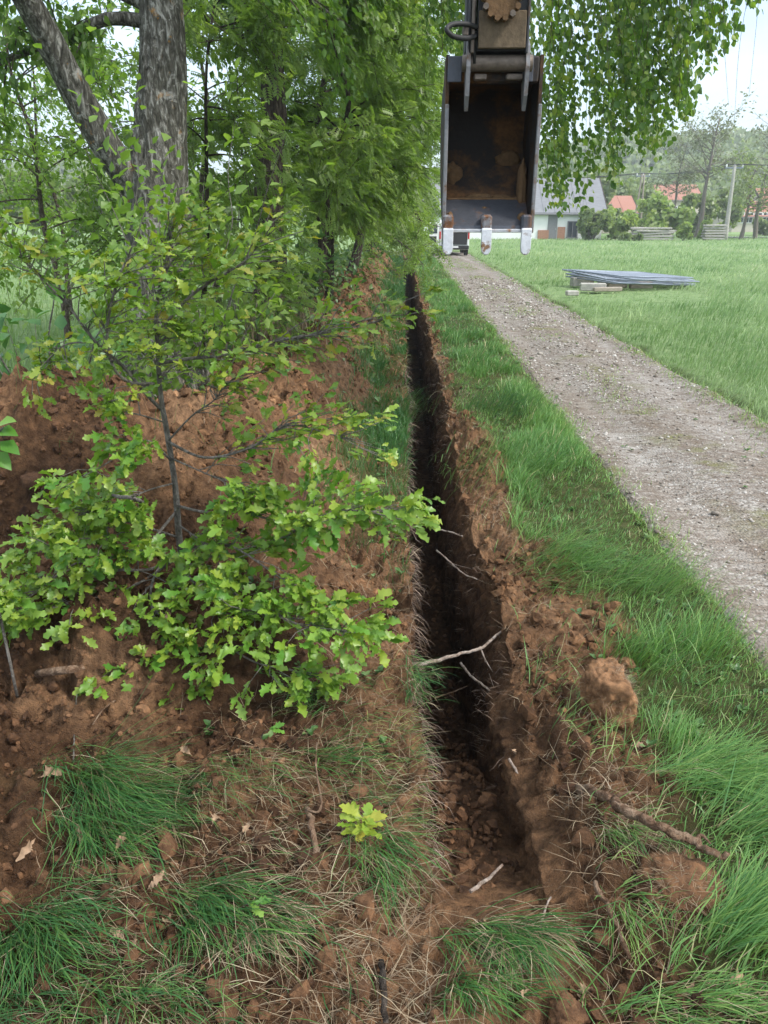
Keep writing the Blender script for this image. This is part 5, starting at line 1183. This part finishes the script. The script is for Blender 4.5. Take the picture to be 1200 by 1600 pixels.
# ears with the pin between them
xl_, xr_ = P(730, 120, 3.05)[0], P(821, 120, 3.05)[0]
ear = [(3.02, 2.60), (3.05, 2.555), (3.10, 2.64), (3.13, 2.70), (3.13, 2.77), (3.08, 2.79), (3.02, 2.755), (3.005, 2.69)]
for x in (xl_, xr_): MB().prism(ear, 0, x - .007, x + .007).build('ear_plate', M['steel_edge'], bucket)
n_ = 14; MB().tube([(xl_ - .02, 3.045, 2.705), (xl_, 3.045, 2.705), (xr_, 3.045, 2.705), (xr_ + .02, 3.045, 2.705)], .027, 16).build('pin', M['grease'], arm, smooth=True)
for px0, px1 in ((740, 760), (790, 816)):
    a, b_ = P(px0, 128, 3.05)[0], P(px1, 128, 3.05)[0]; MB().box(((a+b_)/2, 3.05, 2.662), (b_ - a, .03, .02), bev=.004).build('bracket', M['grease'], arm)
# stick: box section with side plates, clay ring, bolts, hose
sxl, sxr = P(741, 60, 3.05)[0], P(823, 60, 3.05)[0]; xm = (sxl + sxr)/2
MB().prism([(3.03, 2.74), (3.10, 2.72), (3.16, 2.76), (3.26, 3.35), (3.22, 3.75), (2.98, 3.75), (3.00, 3.05)], 0, sxl + .006, sxr - .006).build('stick', M['dark_paint'], arm)
MB().box((xm, 3.008, 2.80), (sxr - sxl - .02, .012, .115), rot=Matrix.Rotation(R(-4), 3, 'X'), bev=.004).build('mud_plate', M['mud_steel'], arm)
for px0, px1, yy, z0, z1, m in ((727, 735, 3.06, 2.74, 3.5, 'steel_out'), (736, 741, 3.01, 2.73, 3.4, 'grease'), (822, 826, 3.01, 2.73, 3.4, 'steel_out')):
    a, b_ = P(px0, 60, yy)[0], P(px1, 60, yy)[0]; MB().box(((a + b_)/2, yy + .04, (z0 + z1)/2), (b_ - a, .09, z1 - z0), bev=.003).build('link_plate', M[m], arm)
cc = P(784, -2, 2.985)
MB().tube([cc + [0, -.012, 0], cc + [0, .02, 0]], .058, 24).build('bearing_ring', M['ochre'], arm)
for k in range(14):
    a = 2*math.pi*k/14; p = cc + np.array([math.cos(a)*.06, -.012, math.sin(a)*.06]); MB().tube([p + [0, -.012, 0], p + [0, .02, 0]], .0105, 6).build('bolt', M['ochre'] if k % 4 else M['grease'], arm)
hose = spline([P(748, 44, 3.02), P(728, 38, 2.98), P(706, 39, 2.95), P(698, 47, 2.93), P(708, 57, 2.94), P(728, 60, 2.98), P(745, 57, 3.02)], 6); MB().tube(hose, .0085, 8).build('hose', M['rubber'], arm, smooth=True)
MB().box(P(727, 50, 3.0), (.02, .03, .03), bev=.004).build('hose_clamp', M['grease'], arm)
for px in (734, 741):
    MB().tube([P(px, 100, 3.02), P(px, 50, 3.02), P(px + 2, -40, 3.02)], .006, 6).build('grease_line', M['rubber'], arm, smooth=True)
# boom reaching back over the camera to the machine
MB().tube([(xm, 3.05, 3.68), (xm, 2.2, 4.35), (xm + .06, 1.0, 4.0), (xm + .35, -.3, 2.7), (xm + .5, -1.2, .6), (xm + .5, -1.3, -.02)], [.11, .15, .15, .14, .15, .2], 8).build('boom', M['dark_paint'], arm)

# ------------------------------------------------------------------ fence panels and blocks in the field
M['galv'] = mat_plain('galvanised_steel', (.25, .285, .34), .45, .35, var=.35, scale=14)
M['concrete'] = mat_plain('weathered_concrete', (.42, .40, .36), .9, var=.5, scale=9, bump=.4)
M['old_wood'] = mat_plain('weathered_wood', (.33, .285, .23), .85, var=.5, scale=6, bump=.3, vs=(1, 6, 6))
pc = np.array([P(985, 432, 25.4)[0], 25.4, .3])
for k in range(7):
    rot = R(33 + (-3, 1, 4, -2, 9, -6, 3)[k]); c = np.array([pc[0] + (.0, .12, -.1, .18, .25, -.15, .05)[k], pc[1] + (.0, .1, -.12, .05, .2, -.1, .1)[k], np.array(.24 + .034*k)])
    th = thing('fence_panel', ('topmost', 'second from top', 'third from top', 'middle', 'third from bottom', 'second from bottom', 'bottom')[6-k] + ' galvanised mesh fence panel of the flat stack in the field', 'fence panel', c, 'mesh fence panels stacked in the field')
    ca, sa = math.cos(rot), math.sin(rot)
    L2, W2 = 1.78, 1.08; tilt = .05 + .02*(k % 3 - 1)
    def q_(u, v, w=0.0): return np.array([c[0] + ca*u - sa*v, c[1] + sa*u + ca*v, c[2] + tilt*v - .055*u + w])
    for (a, b_) in (((-L2, -W2), (L2, -W2)), ((L2, -W2), (L2, W2)), ((L2, W2), (-L2, W2)), ((-L2, W2), (-L2, -W2))):
        MB().tube([q_(*a), q_(*b_)], .021, 7).build('frame_tube', M['galv'], th, smooth=True)
    wm = MB()
    for u in np.linspace(-L2, L2, 34)[1:-1]: wm.tube([q_(u, -W2), q_(u, W2)], .005, 3, cap=False)
    for v in np.linspace(-W2, W2, 14)[1:-1]: wm.tube([q_(-L2, v, .008), q_(L2, v, .008)], .005, 3, cap=False)
    wm.build('wire_mesh', M['galv'], th, kind='stuff')
blk = [(915, 447, .5, .3, .2, 40, 'old_wood', 'crooked timber end poking out under the left corner of the fence panel stack'), (948, 462, .9, .14, .07, 12, 'old_wood', 'thin board lying in front of the fence panel stack'), (905, 452, .62, .22, .16, 18, 'concrete', 'grey block under the left end of the fence panel stack'), (925, 461, .75, .24, .13, -8, 'concrete', 'long pale block lying before the fence panel stack'), (962, 455, .85, .16, .14, 32, 'old_wood', 'brown timber baulk leaning askew at the fence panel stack'), (940, 452, .4, .22, .14, 60, 'concrete', 'short block between the timber and the left block'), (893, 466, .35, .2, .08, 5, 'concrete', 'low pale slab nearest the track'), (1000, 455, .7, .2, .12, 4, 'old_wood', 'timber under the middle of the fence panel stack'), (1030, 450, .6, .2, .12, -10, 'concrete', 'concrete foot under the right half of the fence panel stack')]
for px, py, a, b_, h, ro, mt, lb in blk:
    c = G(px, py, .0); z = float(H(c[0:1], c[1:2])[0]); h *= 1.7; th = thing('block', lb, 'block', (c[0], c[1], z), 'blocks under the fence panels')
    MB().box((c[0], c[1], z + h/2 + .06), (a, b_, h), rot=Matrix.Rotation(R(ro), 3, 'Z'), bev=.02).build('block_body', M[mt], th)

# ------------------------------------------------------------------ white van at the end of the track
M['white_paint'] = mat_plain('white_car_paint', (.72, .73, .74), .3, var=.12, scale=3, spec=.5)
M['glass'] = mat_plain('dark_glass', (.03, .04, .05), .08, var=.1, spec=.7)
M['black_plastic'] = mat_plain('black_plastic', (.03, .03, .032), .6)
M['red_lens'] = mat_plain('red_lens', (.5, .02, .02), .25, spec=.6)
M['rim'] = mat_plain('wheel_rim', (.45, .45, .46), .35, .6)
vb = G(704, 396, 0.0); vx, vy = vb[0], 47.0
van = thing('van', 'white van parked at the far end of the track with its rear door open', 'van', (vx, vy, .0))
W = .90
body = MB().prism([(vy, .42), (vy - .02, 1.05), (vy + .05, 1.85), (vy + .35, 1.98), (vy + 2.9, 1.95), (vy + 3.5, 1.25), (vy + 4.5, 1.05), (vy + 4.7, .55), (vy + 4.6, .35), (vy + .1, .33)], 0, vx - W, vx + W).build('body', M['white_paint'], van)
bv = body.modifiers.new('bevel', 'BEVEL'); bv.width = .06; bv.segments = 2; bv.limit_method = 'ANGLE'
MB().box((vx + .02, vy - .02, 1.20), (1.50, .05, 1.15), bev=.02).build('load_shade_panel', M['black_plastic'], van)  # black slab standing in for the shade inside the open van
for s in (-1, 1):
    MB().box((vx + s*(W - .05), vy - .03, 1.15), (.10, .07, .42), bev=.015).build('tail_light', M['red_lens'], van)
    for yy in (vy + .75, vy + 3.75):
        wh = MB().tube([(vx + s*(W - .24), yy, .33), (vx + s*(W - .02), yy, .33)], .33, 18).build('wheel', M['rubber'], van)
        MB().tube([(vx + s*(W - .01), yy, .33), (vx + s*(W + .006), yy, .33)], .2, 14).build('rim', M['rim'], wh)
MB().box((vx, vy - .06, .47), (1.76, .16, .22), bev=.04).build('bumper', M['black_plastic'], van)
MB().box((vx, vy - .143, .50), (.5, .008, .11)).build('number_plate', M['white_paint'], van)
dr = MB().box((vx - W - .40, vy - .10, 1.18), (.78, .06, 1.35), rot=Matrix.Rotation(R(14), 3, 'Z'), bev=.03).build('rear_door', M['white_paint'], van)
MB().box((vx - W - .40, vy - .135, 1.50), (.58, .02, .50), rot=Matrix.Rotation(R(14), 3, 'Z')).build('pane', M['glass'], dr)
MB().box((vx - W - .40, vy - .138, .92), (.5, .02, .35), rot=Matrix.Rotation(R(14), 3, 'Z')).build('door_lining', M['black_plastic'], dr)
for s in (-1, 1): MB().box((vx + s*(W + .12), vy + 3.0, 1.25), (.2, .12, .28), bev=.03).build('mirror', M['black_plastic'], van)

# ------------------------------------------------------------------ buildings
M['white_wall'] = mat_plain('limewashed_wall', (.82, .82, .81), .9, var=.12, scale=.7, bump=.1)
M['slate'] = mat_plain('grey_roofing', (.20, .205, .215), .8, var=.3, scale=2, vs=(1, 1, 4))
M['red_tile'] = mat_plain('red_roof_tile', (.37, .18, .13), .85, var=.35, scale=3, vs=(4, 4, 6), bump=.3)
M['cream_wall'] = mat_plain('cream_wall', (.58, .52, .44), .9, var=.2, scale=.8)
M['dark_wood'] = mat_plain('dark_board', (.075, .055, .045), .8, var=.4, scale=6)
M['win'] = mat_plain('window_glass', (.05, .06, .075), .1, var=.2, spec=.6)
M['grey_door'] = mat_plain('grey_door_paint', (.20, .20, .21), .7)
M['brick'] = mat_plain('worn_brick', (.38, .20, .13), .9, var=.4, scale=8)
def house(name, label, cat, x0, x1, yf, depth, wall_h, ridge, wm, rm, wins=(), doors=(), chim=(), z0=0.0, over=.35):
    th = thing(name, label, cat, ((x0 + x1)/2, yf, z0)); yr = yf + depth/2
    w = MB().prism([(yf, z0 - .3), (yf, z0 + wall_h), (yr, z0 + ridge - .12), (yf + depth, z0 + wall_h), (yf + depth, z0 - .3)], 0, x0, x1).build('wall', M[wm], th)
    slope = (ridge - wall_h)/(depth/2)
    for s, nm in ((-1, 'roof'), (1, 'roof')):
        ye = yr + s*(depth/2 + over); ze = z0 + ridge - slope*(depth/2 + over)
        rf = MB().prism([(yr, z0 + ridge), (ye, ze), (ye, ze + .16), (yr, z0 + ridge + .16)], 0, x0 - over, x1 + over).build('roof', M[rm], th)
        if s < 0:
            for xx in (x0 - over - .06, x1 + over + .003):
                MB().prism([(yr, z0 + ridge - .28), (ye - .02, ze - .28), (ye - .02, ze + .2), (yr, z0 + ridge + .2)], 0, xx, xx + .06).build('bargeboard', M['dark_wood'], rf)
            MB().tube([(x0 - over, ye - .06, ze), (x1 + over, ye - .06, ze)], .07, 8).build('gutter', M['grey_door'], rf)
            for k in range(int((x1 - x0)/1.1)):       # standing seams
                xx = x0 + .5 + k*1.1; MB().prism([(yr, z0 + ridge + .163), (ye, ze + .163), (ye, ze + .20), (yr, z0 + ridge + .20)], 0, xx, xx + .05).build('seam', M[rm], rf)
    for (cx, cz, ww, hh) in wins:
        f = MB()
        for (dx, dz, a, b_) in ((-ww/2, 0, .09, hh), (ww/2, 0, .09, hh), (0, hh/2, ww + .09, .09), (0, -hh/2, ww + .18, .1), (0, 0, .05, hh)): f.box((cx + dx, yf - .05, z0 + cz + dz), (a, .12, b_))
        fr_ = f.build('window', M['white_wall'] if wm != 'white_wall' else M['grey_door'], th); MB().box((cx, yf - .012, z0 + cz), (ww, .03, hh)).build('pane', M['win'], fr_)
    for (cx, ww, hh) in doors:
        d = MB().box((cx, yf - .03, z0 + hh/2), (ww, .07, hh), bev=.01).build('door', M['grey_door'], th)
        MB().box((cx + ww*.35, yf - .08, z0 + 1.0), (.05, .06, .16)).build('handle', M['rim'], d)
    for (cx, cyo, cz) in chim: MB().box((cx, yr + cyo, z0 + cz), (.6, .6, 1.4), bev=.03).build('chimney', M['brick'], th)
    return th
YH = 80.0
bx0, bx1 = P(600, 360, YH)[0], P(940, 360, YH)[0]
zE = P(900, 331, YH)[2]; zR_ = P(900, 281, YH + 4)[2]
barn = house('barn', 'long white barn with a grey roof at the end of the track', 'barn', bx0, bx1, YH, 9, zE, zR_, 'white_wall', 'slate',
      wins=[(P(894, 360, YH)[0], P(894, 359, YH)[2], 1.0, 1.5)], doors=[(P(862, 365, YH)[0], .95, 2.0 + .3)], chim=[(bx0 + 8, 0, zR_ + .6)])
MB().box((P(876, 370, YH)[0], YH - .04, .6), (.75, .1, 1.2)).build('brick_patch', M['brick'], barn)
MB().box((P(848, 372, YH)[0], YH - .05, .45), (1.1, .12, .9)).build('brick_patch', M['brick'], barn)
def hx(px, Y): return P(px, 340, Y)[0]
house('house', 'house with bright orange red roof just right of the barn', 'house', hx(940, 105), hx(992, 105), 105, 8, P(960, 332, 105)[2], P(960, 308, 109)[2], 'cream_wall', 'red_tile', wins=[(hx(955, 105), 2.2, 1, 1.2)], z0=0)
house('house', 'red roofed house up the slope behind the tall thin tree', 'house', hx(1030, 130), hx(1092, 130), 130, 9, P(1060, 312, 130)[2], P(1060, 290, 134)[2], 'cream_wall', 'red_tile', wins=[(hx(1050, 130), 3, 1.2, 1.3), (hx(1072, 130), 3, 1.2, 1.3)], chim=[(hx(1050, 134), 0, P(1060, 290, 134)[2])])
house('house', 'cream house with long dull red roof at the right edge', 'house', hx(1146, 110), hx(1262, 110), 110, 9, P(1180, 338, 110)[2], P(1180, 316, 114)[2], 'cream_wall', 'red_tile', wins=[(hx(p, 110), 2.0, 1.0, 1.3) for p in (1156, 1170, 1184, 1197, 1215, 1235)])
house('house', 'red roofed house behind the cream one at the right edge', 'house', hx(1192, 128), hx(1250, 128), 128, 8, P(1190, 318, 128)[2], P(1190, 296, 132)[2], 'cream_wall', 'red_tile', wins=[(hx(1210, 128), 4.5, 1, 1.2)])
# village lane and lawn at the right
M['tar'] = mat_plain('lane_tarmac', (.16, .16, .165), .9, var=.2)
def strip(name, mat, x0, x1, y0, y1, z, label):
    V = [[x0, y0, z], [x1, y0, z], [x1, y1, z], [x0, y1, z]]; return tag(link(name, mesh_np(name, V, [[0, 1, 2, 3]], None, M[mat], {'field': [1]*4} if False else None, smooth=False)), label, kind='structure')
strip('road', 'tar', 33, 90, 84, 87, .13, 'grey village lane beyond the field')

# ------------------------------------------------------------------ poles and wires
def pole(label, pb, pt, Y, r0, r1, mat, cat='utility pole', double=False):
    b = P(*pb, Y); b[2] = 0; t = P(*pt, Y); th = thing('utility_pole', label, cat, b, 'utility poles beyond the field')
    for dx in ((-.25, .25) if double else (0,)):
        q = np.array([b + [dx*2.0, 0, -.2], b*.5 + t*.5 + [dx*1.2, 0, 0], t + [dx*.5, 0, 0]]); MB().tube(spline(q, 4), taper(r0, r1, 9), 12).build('shaft', M[mat], th, smooth=True)
    MB().box(t + [0, 0, -.25], (1.7, .12, .12), bev=.01).build('crossarm', M['galv'], th)
    for dx in (-.75, 0, .75): MB().tube([t + [dx, 0, -.2], t + [dx, 0, -.1], t + [dx, 0, .08]], [.04, .08, .05], 8).build('insulator', M['white_wall'], th)
    return t
t1_ = pole('leaning pale concrete utility pole in front of the houses', (1133, 372), (1148, 258), 78, .24, .13, 'concrete')
t2_ = pole('double wooden utility pole among the bushes by the barn', (996, 345), (1005, 272), 100, .13, .10, 'old_wood', double=True)
t3_ = P(1330, 255, 76); t4_ = P(560, 282, 110)
for (a, b_, lb) in ((t1_, t2_, 'sagging wire between the concrete pole and the double pole'), (t1_, t3_, 'wire running right from the concrete pole'), (t2_, t4_, 'wire running left from the double pole behind the barn roof')):
    for k, dx in enumerate((-.75, 0, .75)):
        q = [a + (b_ - a)*f + np.array([dx, 0, .08 - 4*.035*np.linalg.norm(b_ - a)*f*(1 - f)*.5]) for f in np.linspace(0, 1, 14)]
        o = MB().tube(q, .022, 4).build('power_line', M['black_plastic'], None, smooth=True); tag(o, ('lower', 'middle', 'upper')[k] + ' ' + lb, 'cable', 'overhead wires')

# ------------------------------------------------------------------ timber stacks, far bushes, tall thin trees
def timber(label, px0, px1, py, Y, rows, mat, seed):
    r = np.random.default_rng(seed); x0, x1 = P(px0, py, Y)[0], P(px1, py, Y)[0]; th = thing('timber_stack', label, 'timber stack', ((x0+x1)/2, Y, 0), 'timber stacks at the far edge of the field')
    L = x1 - x0
    for k in range(rows):
        for j in range(2):
            MB().box(((x0+x1)/2 + r.normal()*.15*L*.3, Y + j*.45 + r.normal()*.04, .18 + k*.24), (L*r.uniform(.8, 1.0), .34, .16), rot=Matrix.Rotation(R(r.normal()*2.5), 3, 'Z') @ Matrix.Rotation(R(r.normal()*1.0), 3, 'Y'), bev=.02).build('plank', M[mat], th)
    for j in (-.3, .3): MB().box(((x0+x1)/2 + j*L, Y + .2, .05), (.15, 1.0, .2)).build('bearer', M['old_wood'], th)
M['grey_wood'] = mat_plain('silver_grey_timber', (.40, .375, .34), .85, var=.5, scale=5, vs=(1, 5, 5))
timber('long stack of grey planks between the bushes', 982, 1056, 372, 76, 5, 'grey_wood', 1)
timber('short stack of pale boards left of the concrete pole', 1097, 1131, 371, 77, 6, 'grey_wood', 2)
def far_bush(label, px, w_px, top_py, Y, mat, seed, name='bush', cat='bush'):
    r = np.random.default_rng(seed); x = P(px, 370, Y)[0]; h = P(px, top_py, Y)[2]; w = w_px*Y/FPX
    th = thing(name, label, cat, (x, Y, 0), 'bushes at the far edge of the field')
    k = 12; cs = np.stack([x + r.uniform(-.32, .32, k)*w, Y + r.uniform(-.3, .3, k)*w, h*r.uniform(.2, .78, k)], -1); rad = np.minimum(w*.22, h*.28)*r.uniform(.7, 1.2, k)
    V, Q, at = tuft_cloud(cs, rad, 190, .24 + .02*w, seed, 1.0); V[:, 2] = np.maximum(V[:, 2], .02)
    link('foliage', mesh_np('foliage', V - np.array([x, Y, 0]), Q, None, M[mat], {'rnd': at}), th, kind='stuff')
    st = MB()
    for i in range(7): st.tube(spline([(x + r.normal()*.1, Y + r.normal()*.1, -.1), (cs[i] + np.array([x, Y, 0]))/2*np.array([1, 1, .9]), cs[i]], 3), taper(.05, .015, 7), 5, cap=False)
    st.build('stems', M['far_bark'], th, smooth=True)
far_bush('grey green bush before the barn end wall', 925, 50, 318, 77, 'far', 301)
far_bush('rounded bright bush between barn and plank stack', 960, 60, 325, 78, 'far_bright', 302)
far_bush('low dark green bush left of the plank stack', 985, 50, 363, 75, 'far', 303)
far_bush('big fresh green bush behind the plank stack', 1035, 80, 300, 84, 'far_bright', 304)
far_bush('small bright bush right of the plank stack', 1068, 24, 345, 76, 'far_bright', 305)
far_bush('bright low bush on the short board stack', 1112, 44, 343, 82, 'far_bright', 306)
far_bush('grey green bush left of the concrete pole', 1085, 60, 295, 95, 'far', 307)
far_bush('dark bush behind the concrete pole', 1130, 60, 280, 98, 'far', 308)
far_bush('bush before the cream house', 1195, 46, 340, 95, 'far', 309)
far_bush('tall bush rising behind the barn roof', 925, 90, 255, 104, 'far', 310)
far_bush('tall bush behind the double pole', 990, 90, 268, 118, 'far', 311)
for i, (px, Y, w, tp) in enumerate(((15, 60, 90, 250), (75, 70, 110, 262), (150, 64, 90, 255), (215, 75, 100, 268), (300, 70, 100, 262), (360, 80, 100, 266), (-60, 55, 110, 240))):
    far_bush(('rounded', 'broad', 'grey green', 'low', 'dense', 'hazy', 'outermost')[i] + ' bush in the hedge beyond the left field, ' + ('first', 'second', 'third', 'fourth', 'fifth', 'sixth', 'zeroth')[i] + ' from the left', px, w, tp, Y, 'far', 330 + i)
def far_tree(label, px, top_py, Y, seed, r0, nleaf, mat, leaf=.30, nl=22, ll=3.0, z0=.45):
    x = P(px, 370, Y)[0]; h = P(px, top_py, Y)[2]
    make_tree('tall_tree', label, 'tree', (x, Y, 0), h, r0, seed, nl, ll, (h*z0, h*.97), (0, 0), nleaf, SLEAF, leaf, (M['far_bark'], M['far_bark'], M[mat]), tri=SLEAF[2], group='tall thin trees beyond the field', droop=.1, wind=.1, twigs=9, twig_len=1.4, arch=-.05, spreadr=.3, lean=(.4, 0))
far_tree('tall thin tree with a see through crown left of the concrete pole', 1088, 185, 86, 401, .28, 1500, 'far_grey', ll=4.2, nl=26)
far_tree('bare looking tree cut by the right edge', 1180, 172, 82, 402, .22, 350, 'far_grey', ll=2.6)
far_tree('slender grey tree left of the tall one', 1045, 225, 92, 403, .2, 1100, 'far_grey', ll=2.6)
far_tree('leafy tree with low fork at the right before the lane', 1158, 262, 80, 404, .2, 1500, 'far', ll=3.2, z0=.35)
print('script done', sum(len(o.data.polygons) for o in SC.objects if o.type == 'MESH'))
